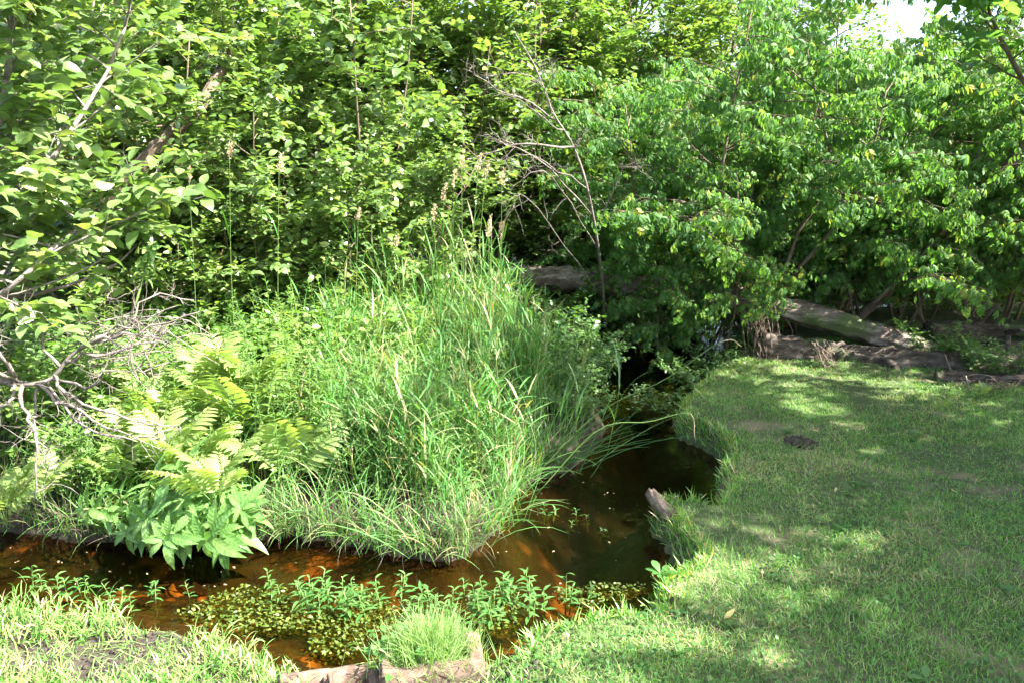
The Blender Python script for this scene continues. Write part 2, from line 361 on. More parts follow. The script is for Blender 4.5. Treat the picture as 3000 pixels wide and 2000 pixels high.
def axis(lo, hi, step, far):
    a = np.arange(lo, hi + 1e-6, step); e = []
    s, v = step, hi
    while v < far: s *= 1.5; v += s; e.append(v)
    f, s, v = [], step, lo
    while v > -far: s *= 1.5; v -= s; f.append(v)
    return np.array(f[::-1] + list(a) + e)
gx, gy = axis(-5.0, 6.5, 0.045, 400), axis(1.2, 13.0, 0.045, 400)
GX, GY = np.meshgrid(gx, gy, indexing='xy')
GZ, GW, GN, GD = terrain(GX.ravel(), GY.ravel())
GV = np.c_[GX.ravel(), GY.ravel(), GZ]
nx, ny = len(gx), len(gy)
ii = (np.arange(ny - 1)[:, None] * nx + np.arange(nx - 1)[None, :]).ravel()
quads = np.stack([ii, ii + 1, ii + 1 + nx, ii + nx], -1)
qw = (GW[quads].all(1)) & (GV[quads][:, :, 2].max(1) < -0.02); qn = GN[quads].sum(1) >= 2
cx = GV[quads][:, :, 0].mean(1)
def sub_ground(name, mask, mat, label):
    q = quads[mask]; u, inv = np.unique(q.ravel(), return_inverse=True); q = inv.reshape(-1, 4)
    MB().add(GV[u], np.concatenate([q[:, [0, 1, 2]], q[:, [0, 2, 3]]])).obj(name, mat, kind='structure', label=label)
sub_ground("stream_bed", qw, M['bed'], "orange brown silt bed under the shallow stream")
sub_ground("lawn", ~qw & qn & (cx > -0.05), M['turf'], "shaded mown lawn curving along the stream")
sub_ground("muddy_shore", ~qw & qn & (cx <= -0.05), M['mud'], "sunlit muddy shore at the near side of the stream")
sub_ground("island_ground", ~qw & ~qn, M['floor'], "dark soil of the overgrown far bank")
# water sheet: a triangulated strip between the two shore lines, tucked a little into the banks
wx = np.arange(-6, 9, 0.08); wy = np.arange(1.5, 15, 0.08)
WX, WY = np.meshgrid(wx, wy); dW = np.minimum(dist_line(WX.ravel(), WY.ravel(), near_xy), dist_line(WX.ravel(), WY.ravel(), far_xy))
keep = inside(WX.ravel(), WY.ravel(), POLY) | (dW < 0.13) | ((dW < .5) & (WX.ravel() < -.3) & (WY.ravel() < 3.6))
jj = (np.arange(len(wy) - 1)[:, None] * len(wx) + np.arange(len(wx) - 1)[None, :]).ravel()
wq = np.stack([jj, jj + 1, jj + 1 + len(wx), jj + len(wx)], -1); wq = wq[keep[wq].all(1)]
u, inv = np.unique(wq.ravel(), return_inverse=True); wq = inv.reshape(-1, 4)
MB().add(np.c_[WX.ravel()[u], WY.ravel()[u], np.zeros(len(u))], np.concatenate([wq[:, [0, 1, 2]], wq[:, [0, 2, 3]]])).obj("stream_water", M['water'], kind='structure', label="clear tea-brown stream water")
def gz(x, y): return float(terrain(np.array([x]), np.array([y]))[0][0])
def on_ground(px, py, z0=0.2):
    p = on_z(px, py, z0)
    for _ in range(4): p = on_z(px, py, gz(p[0], p[1]))
    return p

# ------------------------------------------------------------------ woody plants
ovate = leaf_tpl([(0, 0), (.14, .17), (.38, .31), (.65, .26), (.86, .12), (1, 0)], fold=.28, droop=.22, stalk=.12)
ovate_b = leaf_tpl([(0, 0), (.2, .24), (.5, .33), (.8, .19), (1, 0)], fold=.12, droop=.42, wav=.02, stalk=.12)
small = leaf_tpl([(0, 0), (.3, .27), (.7, .21), (1, 0)], fold=.3, droop=.2, stalk=.1)
simple = leaf_tpl([(0, 0), (.42, .3), (1, 0)], fold=.3, droop=.2, stalk=.1)
lance = leaf_tpl([(0, 0), (.25, .17), (.6, .14), (1, 0)], fold=.3, droop=.3, stalk=.05)
def rot_tpl(tpl, az, el, off=(0, 0, 0), s=1.0):
    V, T = tpl; Rm = np.array(Matrix.Rotation(az, 3, 'Z') @ Matrix.Rotation(el, 3, 'X'))
    return (V * s) @ Rm.T + np.array(off), T
def compound(n, droop, s=1.0):
    """box elder leaf: one end leaflet and pairs hanging from a short stalk along +y"""
    leafl = leaf_tpl([(0, 0), (.2, .14), (.45, .18), (.75, .10), (1, 0)], fold=.25, droop=.25, stalk=.06)
    parts = [rot_tpl(leafl, 0, -droop, (0, .55, 0), 0.62)]
    for i in range(n):
        y = .5 - .2 * i
        for sgn in (-1, 1): parts.append(rot_tpl(leafl, sgn * -(.95 + .15 * i), -droop * .9, (0, y, 0), .54 - .06 * i))
    return merge(parts)
comp5, comp3 = compound(2, .75), compound(1, .95)

def grow(rng, stems, nb=12, bl=(.5, 1.0), nt=6, tl=(.2, .4), nl=9, size=(.07, .1), tmin=.2, r0=.03, up=.35, droop=0.0, wander=.12, bup=.1, leaf_up=1.0, hang=0.0, flat=True):
    """stems -> branches -> twigs -> leaves; returns wood MB and leaf arrays"""
    wood = MB(); P, Y, Z, S = [], [], [], []
    for st in stems:
        L = np.linalg.norm(np.diff(st, axis=0), axis=1).sum()
        wood.add(*tube(st, np.linspace(r0, r0 * .25, len(st)), 7))
        m = max(3, int(nb * rng.uniform(.8, 1.2)))
        for k in range(m):
            t = tmin + (1 - tmin) * (k + rng.random()) / m
            p, d = sample(st, min(t, .999))
            az = rng.uniform(0, 2 * np.pi); side = np.array([math.cos(az), math.sin(az), 0])
            bd = nrm(d * .35 + side + np.array([0, 0, up]) * rng.uniform(.3, 1.4))
            bl_ = rng.uniform(*bl) * (1.15 - .55 * t)
            br = path(rng, p, bd, bl_, 5, wander, (0, 0, bup - droop))
            wood.add(*tube(br, np.linspace(r0 * .32, r0 * .1, 6), 4, cap=False))
            for q in range(nt):
                tt = .2 + .8 * (q + rng.random()) / nt
                p2, d2 = sample(br, min(tt, .999))
                a2 = rng.normal(0, 1, 3); a2[2] *= .5
                td = nrm(d2 * .8 + a2 * .6)
                tw = path(rng, p2, td, rng.uniform(*tl), 3, wander, (0, 0, bup - droop * 1.5))
                wood.add(*tube(tw, np.linspace(r0 * .09, r0 * .04, 4), 3, cap=False))
                sgn = 1
                for i in range(nl):
                    p3, d3 = sample(tw, min((i + .6) / nl, .999)); sgn = -sgn
                    lat = nrm(np.cross(d3, (0, 0, 1))) * sgn
                    P.append(p3 + rng.normal(0, .008, 3))
                    y = d3 * .55 + lat * .9 + rng.normal(0, .3, 3); y[2] -= hang + droop * .3
                    Y.append(y); Z.append(np.array([0, 0, leaf_up]) + rng.normal(0, .42, 3) + (d3 * .6 if hang else 0)); S.append(rng.uniform(*size))
    return wood, np.array(P), np.array(Y), np.array(Z), np.array(S)
def crown_mesh(name, mat, tpls, P, Y, Z, S, rng):
    mb = MB(); w = rng.integers(0, len(tpls), len(P)); v = np.clip(rng.beta(2, 2.4, len(P)) , 0, 1)
    for i, t in enumerate(tpls):
        k = w == i; place(mb, t, P[k], Y[k], Z[k], S[k], v[k])
    return mb.mesh(name, mat)
def stems_for(rng, n, h, spread, r=.2, n_seg=8, wander=.07):
    out = []
    for i in range(n):
        a = 2 * np.pi * (i + rng.random() * .7) / n
        d = np.array([math.cos(a) * spread, math.sin(a) * spread, 1.0])
        out.append(path(rng, (math.cos(a) * r, math.sin(a) * r, -.1), d, h * rng.uniform(.8, 1.1), n_seg, wander, (0, 0, .35)))
    return out
PROTO = {}
def proto(key, seed, mat, tpls, stems, **kw):
    rng = np.random.default_rng(seed)
    st = stems(rng)
    wood, P, Y, Z, S = grow(rng, st, **kw)
    PROTO[key] = (wood.mesh(key + "_wood", M['stem'] if kw.get('r0', .03) < .05 else M['bark']), crown_mesh(key + "_crown", M[mat], tpls, P, Y, Z, S, rng))
proto('alder_a', 11, 'alder', [ovate, ovate_b], lambda g: stems_for(g, 6, 3.6, .38), nb=18, bl=(.6, 1.1), nt=8, nl=12, size=(.07, .115), r0=.02, tmin=.1)
proto('alder_b', 12, 'alder', [ovate, ovate_b], lambda g: stems_for(g, 7, 2.6, .5), nb=16, bl=(.5, .9), nt=8, nl=11, size=(.065, .10), r0=.016, tmin=.1)
proto('shrub_a', 13, 'shrub', [small], lambda g: stems_for(g, 8, 3.0, .45), nb=18, bl=(.5, 1.0), nt=9, nl=13, size=(.05, .08), r0=.016, tmin=.1)
proto('shrub_b', 14, 'shrub', [small], lambda g: stems_for(g, 7, 1.7, .7), nb=12, bl=(.35, .7), nt=7, nl=9, size=(.06, .09), r0=.012, tmin=.05)
proto('maple_a', 15, 'maple', [comp5, comp3], lambda g: stems_for(g, 5, 3.6, .35), nb=22, bl=(.6, 1.2), nt=9, nl=9, size=(.085, .145), r0=.02, droop=.35, hang=.45, bup=0, tmin=.22)
proto('maple_b', 16, 'maple', [comp5, comp3], lambda g: stems_for(g, 4, 2.6, .55), nb=18, bl=(.5, .9), nt=9, nl=8, size=(.08, .13), r0=.016, droop=.4, hang=.5, bup=0, tmin=.36)
proto('tall', 17, 'shrub', [simple], lambda g: stems_for(g, 4, 8.5, .22, r=.1, n_seg=12), nb=26, bl=(1.2, 2.4), nt=9, nl=11, tl=(.4, .8), size=(.11, .17), r0=.07, tmin=.06)
proto('shade', 19, 'shrub', [simple], lambda g: stems_for(g, 4, 8.5, .2, r=.1, n_seg=12), nb=26, bl=(1.2, 2.4), nt=9, nl=13, tl=(.4, .8), size=(.12, .17), r0=.09, tmin=.28)
proto('bushy', 20, 'herb', [small, ovate], lambda g: stems_for(g, 7, .75, .55), nb=8, bl=(.2, .4), nt=5, tl=(.12, .22), nl=7, size=(.05, .09), r0=.007, tmin=.15)
proto('low', 18, 'dark', [small], lambda g: stems_for(g, 9, .7, .8), nb=7, bl=(.2, .4), nt=5, tl=(.12, .25), nl=8, size=(.05, .085), r0=.008, tmin=.1)

def plant(name, key, label, category, px=None, Y=None, x=None, rz=0, s=1.0, group=None, wood="trunk", tilt=None, sz=None):
    if x is None: x = at(px, 800, Y)[0]
    o = thing(name, label, category, (x, Y, gz(x, Y) - .02), rz, s, group, tilt)
    if sz: o.scale = (s, s, s * sz)
    w, c = PROTO[key]
    link(wood, w, o); link("crown", c, o, kind='stuff')
    return o

# first row, left and centre, sunlit
plant("alder_shrub", 'alder_a', "broad-leaved green shrub behind the diagonal dark trunk at upper left", "shrub", px=330, Y=7.4, rz=.4)
plant("alder_shrub", 'alder_a', "tall broad-leaved shrub left of the bare bleached branches", "shrub", px=1010, Y=8.3, rz=2.1, s=1.08)
plant("alder_shrub", 'alder_b', "sunlit bushy shrub just above the tall grass with seed heads", "shrub", px=1080, Y=7.2, rz=1.1, s=.82)
plant("alder_shrub", 'alder_b', "sunlit shrub with pale leaves above the fern fronds", "shrub", px=760, Y=7.3, rz=3.3, s=.85)
plant("leafy_shrub", 'shrub_a', "small-leaved yellow-green shrub right behind the bare bleached branches", "shrub", px=1400, Y=10.2, rz=.2, s=1.2)
plant("leafy_shrub", 'shrub_a', "fine-leaved dark shrub filling the middle of the thicket at left", "shrub", px=640, Y=9.0, rz=4.0, s=1.15)
plant("leafy_shrub", 'shrub_b', "low small-leaved shrub in shade under the diagonal trunk", "shrub", px=520, Y=6.9, rz=1.0, s=.8)
plant("leafy_shrub", 'shrub_b', "low shaded shrub behind the left end of the big bleached log", "shrub", px=1560, Y=10.4, rz=2.0, s=1.0)
plant("leafy_shrub", 'shrub_a', "bright small-leaved shrub at the very top centre", "shrub", px=1750, Y=11.5, rz=5.1, s=1.35)
plant("leafy_shrub", 'shrub_a', "small-leaved shrub at the left picture edge behind the alder", "shrub", px=-150, Y=8.2, rz=2.7, s=1.2)
# box elders on the right
plant("box_elder", 'maple_a', "box elder with drooping leaves over the left end of the big log", "tree", px=2010, Y=9.2, rz=.9, s=1.0)
plant("box_elder", 'maple_a', "box elder with drooping leaves above the middle of the logs", "tree", px=2420, Y=9.4, rz=3.4, s=1.0)
plant("box_elder", 'maple_a', "box elder with hanging leaves at the right picture edge behind the leaning trunk", "tree", px=2920, Y=9.6, rz=5.2, s=1.08)
plant("box_elder", 'maple_b', "low box elder bough thicket hanging over the log end in front", "tree", px=2130, Y=8.5, rz=2.2, s=.85)
plant("box_elder", 'maple_b', "low box elder sprouting behind the middle of the long sloping log", "tree", px=2600, Y=8.7, rz=4.4, s=.95)
plant("box_elder", 'maple_b', "low box elder sprouting behind the mossy logs at the right edge", "tree", px=2950, Y=8.5, rz=1.2, s=.95)
for px, Y, rz, s_, key, lab in ((1985, 8.75, 5.0, .8, 'maple_b', "low box elder sprig hanging just right of the bleached log"), (2360, 9.1, .3, .85, 'maple_b', "low box elder drooping behind the long sloping log"),
        (2790, 8.4, 2.9, .85, 'maple_b', "low box elder drooping beside the leaning trunk"), (2250, 9.8, 1.7, .95, 'maple_a', "box elder in the second row behind the forked stem"), (2680, 10.0, .1, 1.0, 'maple_a', "box elder in the second row left of the leaning trunk"),
        (1800, 10.3, 2.4, .95, 'maple_a', "box elder in the second row right of the dead sapling")):
    plant("box_elder", key, lab, "tree", px=px, Y=Y, rz=rz, s=s_, group="box elders along the logs")
for px, Y, rz, lab in ((1650, 11.6, .2, "low bush in the gap behind the bleached log"), (2450, 10.8, 2.2, "low bush behind the long sloping log"), (2800, 10.6, 3.2, "low bush behind the dark brown log"), (3120, 10.2, 4.2, "low bush behind the logs past the right edge"), (1950, 13.5, 5.2, "low bush across the far stream bend"), (2250, 14.0, 1.2, "low bush on the far stream bank")):
    plant("low_bush", 'shrub_b', lab, "shrub", px=px, Y=Y, rz=rz, s=.95, group="low bushes behind the logs")
plant("leafy_shrub", 'shrub_a', "sunlit shrub glimpsed behind the box elders under the sky gap", "shrub", px=2300, Y=12.5, rz=.6, s=1.1)
plant("leafy_shrub", 'shrub_a', "sunlit shrub behind the box elders at the far right", "shrub", px=2760, Y=12.8, rz=3.6, s=1.1)
for px, Y, rz, s_, lab in ((1250, 10.9, 1.4, 1.65, "bright tall shrub high behind the seed heads"), (1600, 11.1, 3.0, 1.65, "bright tall shrub high behind the dead sapling"), (1950, 11.6, 4.6, 1.42, "bright tall shrub left of the sky gap"), (850, 10.6, 2.0, 1.65, "bright tall shrub high above the fern patch"), (200, 10.4, 5.0, 1.65, "bright tall shrub high behind the near alder")):
    plant("leafy_shrub", 'shrub_a', lab, "shrub", px=px, Y=Y, rz=rz, s=s_, group="tall shrubs closing the top of the thicket")
# back rows
for i, (px, Y, s, rz, lab) in enumerate([
        (-100, 11.5, .8, .3, "tall tree behind the thicket at the upper left corner"), (420, 12.5, .85, 1.9, "tall tree behind the thicket above the diagonal trunk"),
        (900, 12.0, .85, 3.1, "tall tree behind the thicket above the ferns"), (1330, 13.0, .9, 4.4, "tall tree behind the bare bleached branches"), (1560, 11.8, .8, 2.3, "tall tree filling the top centre behind the dead sapling"), (2000, 12.6, .62, .9, "tree just left of the sky gap behind the box elders"), (650, 10.8, .8, 5.6, "tall tree behind the thicket between the diagonal trunk and the tall shrub"),
        (1760, 14.0, .8, 5.3, "tall tree beside the sky gap at top centre"), (3150, 13.0, .62, 2.5, "tree rising beside the sky gap at the upper right corner")]):
    plant("background_tree", 'tall', lab, "tree", px=px, Y=Y, rz=rz, s=s, group="tall trees behind the thicket")
for i, (px, Y, s, rz, lab) in enumerate([(1950, 17, 1.5, .3, "distant shrub low behind the first box elder"), (2350, 18, 1.5, 2.2, "distant shrub under the middle of the sky gap"),
        (2800, 17.5, 1.5, 4.1, "distant shrub under the right part of the sky gap"), (3250, 16, 1.6, 5.0, "distant shrub beyond the right picture edge")]):
    plant("distant_shrub", 'shrub_a', lab, "shrub", px=px, Y=Y, rz=rz, s=s, group="distant shrubs closing the view")
# the tree that shades the lawn stands to the right, its outer boughs reach into the upper right corner
for x_, y_, rz_, s_, lab in ((7.9, -.9, .8, 1.0, "tall tree out of view shading the nearest corner of the lawn"), (7.25, 1.5, 3.8, 1.0, "tall tree out of view shading the near lawn from the right"), (8.8, 3.8, 2.8, 1.0, "tall tree out of view shading the middle of the lawn"),
        (8.5, 6.1, 5.5, 1.05, "tall tree out of view shading the back of the lawn"), (9.5, 8.0, 4.4, 1.0, "tall tree out of view shading the logs from the right")):
    plant("shade_tree", 'shade', lab, "tree", x=x_, Y=y_, rz=rz_, s=s_, sz=.8, group="tall trees right of the lawn")
for i, (px, Y, s, lab) in enumerate([(1560, 8.9, 1.0, "low dark leafy plant under the left end of the bleached log"), (1880, 7.4, .62, "low dark leafy plant hanging over the water below the log"),
        (1980, 6.75, .5, "dark leafy plant at the lawn corner where the stream bends"), (2080, 7.6, .6, "low dark leafy plant between the water and the hanging roots"),
        (2750, 7.6, .55, "low leafy plant growing on the lower log"), (2960, 7.0, .5, "low leafy plant by the lawn at the right edge"),
        (1640, 6.3, .55, "dark leafy plant on the island bank beside the rushes"), (1680, 7.0, .6, "dark leafy plant at the back corner of the island above the water"), (1600, 7.3, .8, "dark leafy plant between the tall grass and the bleached log"), (1560, 6.6, .6, "dark leafy plant behind the sedge on the island"), (1690, 5.9, .4, "dark leafy plant at the water line behind the rushes"), (1700, 7.7, .7, "dark leafy plant on the bank under the bleached log"),
        (640, 6.6, .95, "round-leaved dark undergrowth below the diagonal trunk"), (860, 6.7, .95, "round-leaved dark undergrowth behind the fern fronds"),
        (380, 6.2, .9, "round-leaved undergrowth beside the dead brush"), (150, 5.6, .95, "round-leaved undergrowth at the left edge behind the dead brush")]):
    plant("undergrowth_plant", 'low', lab, "plant", px=px, Y=Y, rz=i * 1.3, s=s, group="low leafy undergrowth", wood="stem")

for i, (px, Y, s, lab) in enumerate([(330, 5.2, .7, "leafy green herb clump below the dead branch at left"), (560, 5.7, .75, "leafy green herb clump behind the left ferns"), (840, 6.0, .8, "leafy green herb clump between the ferns and the tall grass"), (980, 5.6, .65, "leafy green herb clump at the left edge of the tall grass"),
        (250, 4.5, .55, "leafy green herb clump at the bank under the dangling twig"), (905, 4.75, .4, "small leafy herb clump at the bank right of the broad-leaved plants"), (1000, 6.0, .95, "leafy green herb clump behind the tall grass at left"), (60, 4.9, .9, "leafy green herb clump at the left picture edge")]):
    plant("herb_clump", 'bushy', lab, "plant", px=px, Y=Y, rz=i * 1.1, s=s, group="leafy herb clumps on the left bank", wood="stem")
# ---- near alder at the left: every large leaf in front is a part of its own
def leaf_parts(parent, meshes, P, Y, Z, S, name="leaf"):
    X, Yn, Zn = frames(Y, Z)
    for i in range(len(P)):
        o = bpy.data.objects.new(name, meshes[i % len(meshes)]); COL.objects.link(o); o.parent = parent
        Mx = Matrix.Identity(4)
        for c, v in enumerate((X[i] * S[i], Yn[i] * S[i], Zn[i] * S[i], P[i])):
            for r_ in range(3): Mx[r_][c] = v[r_]
        o.matrix_local = Mx
def toothed(droop):
    prof = [(0, 0)]
    for i in range(1, 16):
        t = i / 16; w = .33 * math.sin(math.pi * t ** .8) ** .75
        prof.append((t, w * (1.07 if i % 2 else .93)))
    return leaf_tpl(prof + [(1, 0)], fold=.26, droop=droop, wav=.01, stalk=.12)
def near_tree(name, label, category, seed, stems, mat, tpls, n_ind=300, dmin=1.8, **kw):
    rng = np.random.default_rng(seed)
    o = thing(name, label, category)
    wood, P, Y, Z, S = grow(rng, stems, **kw)
    d = np.linalg.norm(P - np.array([0, 0, CAM_Z]), axis=1)
    ok = d > dmin; P, Y, Z, S, d = P[ok], Y[ok], Z[ok], S[ok], d[ok]
    v = P - np.array([0, 0, CAM_Z]); dep = v[:, 1] * CP - v[:, 2] * SP
    sx = v[:, 0] / dep; sy = (v[:, 1] * SP + v[:, 2] * CP) / dep
    seen = (abs(sx) < .66) & (abs(sy) < .44)
    order = np.argsort(np.where(seen, d, d + 100))
    a, b = order[:n_ind], order[n_ind:]
    wood.obj("trunk", M['grey_bark'] if mat == 'alder' else M['bark'], o)
    if tpls[0] is ovate: itp = [toothed(.22), toothed(.4)]
    else: itp = tpls
    lm = []
    for i in range(6):
        t = itp[i % len(itp)]; mb = MB(); mb.add(t[0], t[1], .15 + .13 * i); lm.append(mb.mesh(name + "_leaf", M['alder_near' if mat == 'alder' else mat]))
    leaf_parts(o, lm, P[a], Y[a], Z[a], S[a])
    link("crown", crown_mesh(name + "_crown", M[mat], tpls, P[b], Y[b], Z[b], S[b], rng), o, kind='stuff')
    return o
st = [smooth_path([at(-260, 1350, 4.3), at(-60, 700, 4.2), at(10, 300, 4.1), at(40, 0, 4.0), at(70, -300, 3.9)], 12),
      smooth_path([at(-300, 1350, 4.6), at(-80, 900, 4.4), at(120, 520, 4.3), at(330, 180, 4.5), at(420, -150, 4.7)], 12),
      smooth_path([at(-300, 1350, 4.5), at(-150, 1000, 4.2), at(60, 820, 4.0), at(220, 680, 4.2), at(420, 640, 4.5)], 12),
      smooth_path([at(-300, 1350, 4.5), at(-250, 900, 4.2), at(-150, 300, 4.0), at(-120, -200, 4.0)], 12),
      smooth_path([at(-300, 1350, 5.0), at(-50, 900, 5.1), at(150, 500, 5.3), at(260, 100, 5.4), at(300, -300, 5.4)], 12)]
near_tree("alder_tree", "near alder with large toothed leaves filling the left edge", "tree", 21, st, 'alder', [ovate, ovate_b],
          nb=22, bl=(.35, .8), nt=6, tl=(.2, .4), nl=9, size=(.07, .115), r0=.022, tmin=.12)
# near hanging bough of box elder in the middle right with separate leaves
st = [smooth_path([at(2250, 1000, 8.2), at(2330, 700, 8.1), at(2440, 520, 8.0), at(2400, 330, 8.0), at(2360, 120, 8.0)], 12),
      smooth_path([at(2330, 800, 8.1), at(2480, 620, 7.9), at(2560, 420, 7.7), at(2600, 250, 7.7)], 12),
      smooth_path([at(2200, 900, 8.2), at(2080, 720, 8.0), at(2010, 640, 7.8), at(1960, 640, 7.7)], 12),
      smooth_path([at(2250, 950, 8.2), at(2120, 600, 8.0), at(2150, 300, 8.0), at(2200, 50, 8.0)], 12)]
near_tree("box_elder", "front box elder with forked stem and drooping leaflets above the stream bend", "tree", 22, st, 'maple', [comp5, comp3],
          nb=19, bl=(.5, 1.0), nt=8, tl=(.2, .4), nl=7, size=(.085, .14), r0=.022, tmin=.3, droop=.4, hang=.45, bup=0)
st = [smooth_path([at(3500, 1150, 6.0), at(3450, 500, 6.0), at(3200, 150, 5.9), at(2900, 0, 5.8), at(2650, -60, 5.7)], 12), smooth_path([at(3450, 500, 6.0), at(3100, 350, 5.9), at(2950, 150, 5.8), at(2850, -100, 5.8)], 12)]
near_tree("overhanging_tree", "tree reaching in from the upper right with dark leaves against the sky", "tree", 23, st, 'maple', [ovate, ovate_b], n_ind=150, nb=12, bl=(.35, .7), nt=5, tl=(.2, .35), nl=7, size=(.08, .12), r0=.028, tmin=.35)

# ---- trunks, logs, dead wood
def log(name, label, pts, r, mat='log', seed=1, sides=26, n=44, group=None, stubs=0, parent=None, taper=.8, category="log"):
    rng = np.random.default_rng(seed); P = smooth_path(pts, n)
    rad = np.linspace(r, r * taper, n) * (1 + rng.normal(0, .05, n))
    lump = np.repeat(rng.normal(0, .07, (1, sides)), n, 0) + np.cumsum(rng.normal(0, .018, (n, sides)), 0)
    V, T = tube(P, rad, sides, rough=.12 if name == 'stump' else .05, rng=rng)
    c = np.repeat(P, sides, 0); V[:n * sides] += (V[:n * sides] - c) * lump.ravel()[:, None]
    o = link(name, None, parent, label if parent is None else None, category if parent is None else None, group) if parent is None else None
    if o is not None: o.empty_display_size = .1; root = o
    else: root = parent
    MB().add(V, T).obj("trunk", M[mat], root)
    for i in range(stubs):
        p, d = sample(P, rng.uniform(.15, .9)); s = nrm(rng.normal(0, 1, 3) + (0, -.5, .8))
        st_ = path(rng, p, s, r * rng.uniform(2, 4), 4, .15); MB().add(*tube(st_, np.linspace(r * .28, r * .12, 5), 6)).obj("branch_stub", M[mat], root)
    return root
log("fallen_log", "long bleached log spanning the stream and sloping down to the right", [at(1490, 812, 9.3), at(1650, 815, 9.1), at(1850, 835, 8.8), at(2150, 872, 8.3), at(2470, 950, 7.9), at(2760, 1048, 7.5)], .135, seed=3, stubs=0)
log("fallen_log", "long lower log lying along the back of the lawn", [at(2230, 1015, 7.9), at(2450, 1045, 7.7), at(2700, 1070, 7.4), at(3080, 1095, 6.9)], .145, mat='bark_log', seed=4, stubs=1, taper=1.0)
log("fallen_log", "grey log end rising at the right picture edge", [at(2600, 1085, 7.3), at(2850, 1050, 7.5), at(3060, 1010, 7.7)], .09, mat='bark_log', seed=6, stubs=1)
log("fallen_log", "dark brown log behind the others at the right picture edge", [at(2720, 985, 8.0), at(2900, 975, 8.0), at(3080, 985, 7.9)], .15, mat='bark_log', seed=7, stubs=2)
log("fallen_log", "rotten split log with loose bark at the right edge of the lawn", [at(2740, 1105, 6.9), at(2880, 1112, 6.8), at(3080, 1120, 6.6)], .06, mat='bark_log', seed=8, stubs=4)
log("fallen_log", "short dark log behind the big log in the box elder shade", [at(2060, 790, 9.6), at(2180, 775, 9.6), at(2330, 780, 9.5)], .09, mat='bark_log', seed=9)
log("leaning_trunk", "leaning grey trunk slanting up to the right edge through the leaves", [at(2470, 970, 8.7), at(2640, 820, 8.4), at(2820, 620, 8.0), at(3000, 430, 7.7), at(3200, 150, 7.6)], .05, mat='bark', seed=10, category="tree", taper=.8, stubs=2)
lt = [o for o in bpy.data.objects if o.name.startswith("leaning_trunk") and o.type == 'EMPTY'][0]
_r = np.random.default_rng(77); _w, _P, _Y, _Z, _S = grow(_r, [smooth_path([at(2560, 890, 7.9), at(2700, 750, 7.8), at(2860, 570, 7.75), at(3000, 430, 7.7), at(3150, 220, 7.6)], 10)], nb=30, bl=(.35, .8), nt=8, tl=(.2, .4), nl=8, size=(.08, .13), r0=.02, tmin=.05, droop=.4, hang=.45, bup=0)
_w.obj("bough", M['bark'], lt); link("crown", crown_mesh("leaning_crown", M['maple'], [comp5, comp3], _P, _Y, _Z, _S, _r), lt, kind='stuff')
log("leaning_trunk", "dark diagonal trunk leaning through the shrubs at upper left", [at(180, 800, 6.6), at(320, 590, 6.5), at(420, 480, 6.5), at(490, 400, 6.6), at(600, 290, 7.3), at(680, 150, 8.0)], .065, mat='bark', seed=11, category="tree", taper=.7, stubs=2)
log("stump", "small grey cut log stub poking out of the grassy bank over the water", [on_z(1908, 1445, .17), on_z(1922, 1462, .17), on_z(1942, 1485, .16), on_z(1965, 1515, .12)], .034, mat='root', seed=12, n=10, category="stump", taper=1.2)
for o in [o for o in bpy.data.objects if o.get("category") in ("log",)]: o["group"] = "fallen logs across the stream and the back of the lawn"

def bare(name, label, category, seed, trunk, r, specs, mat='dead', twig=1.0):
    """a leafless limb: trunk and each bigger branch a part of its own, with fine twigs joined to their branch"""
    rng = np.random.default_rng(seed); o = thing(name, label, category)
    P = smooth_path(trunk, 20); MB().add(*tube(P, np.linspace(r, r * .3, 20), 8, rough=.04, rng=rng)).obj("trunk", M[mat], o)
    for t, pts, br in specs:
        br *= .8; p, d = sample(P, t); B = smooth_path([p] + list(pts), 12)
        B[1:] += np.cumsum(rng.normal(0, .014, B[1:].shape), 0)
        bo = MB().add(*tube(B, np.linspace(br, br * .3, 12) * (1 + rng.normal(0, .08, 12)), 7, rough=.06, rng=rng)).obj("branch", M[mat], o); mb = MB()
        L = np.linalg.norm(B[-1] - B[0])
        for k in range(int(7 * twig)):
            p2, d2 = sample(B, rng.uniform(.2, .99)); a = rng.normal(0, 1, 3)
            tw = path(rng, p2, d2 + a * .8, rng.uniform(.1, .3) * L * .8, 5, .3)
            mb.add(*tube(tw, np.linspace(br * .35, br * .12, 6), 4, cap=False))
            for q in range(2):
                p4, d4 = sample(tw, rng.uniform(.3, .9))
                t4 = path(rng, p4, d4 + rng.normal(0, .7, 3), rng.uniform(.06, .16), 3, .3)
                mb.add(*tube(t4, np.linspace(br * .18, br * .08, 4), 3, cap=False))
        mb.obj("twig", M[mat], bo, kind='stuff')
    return o
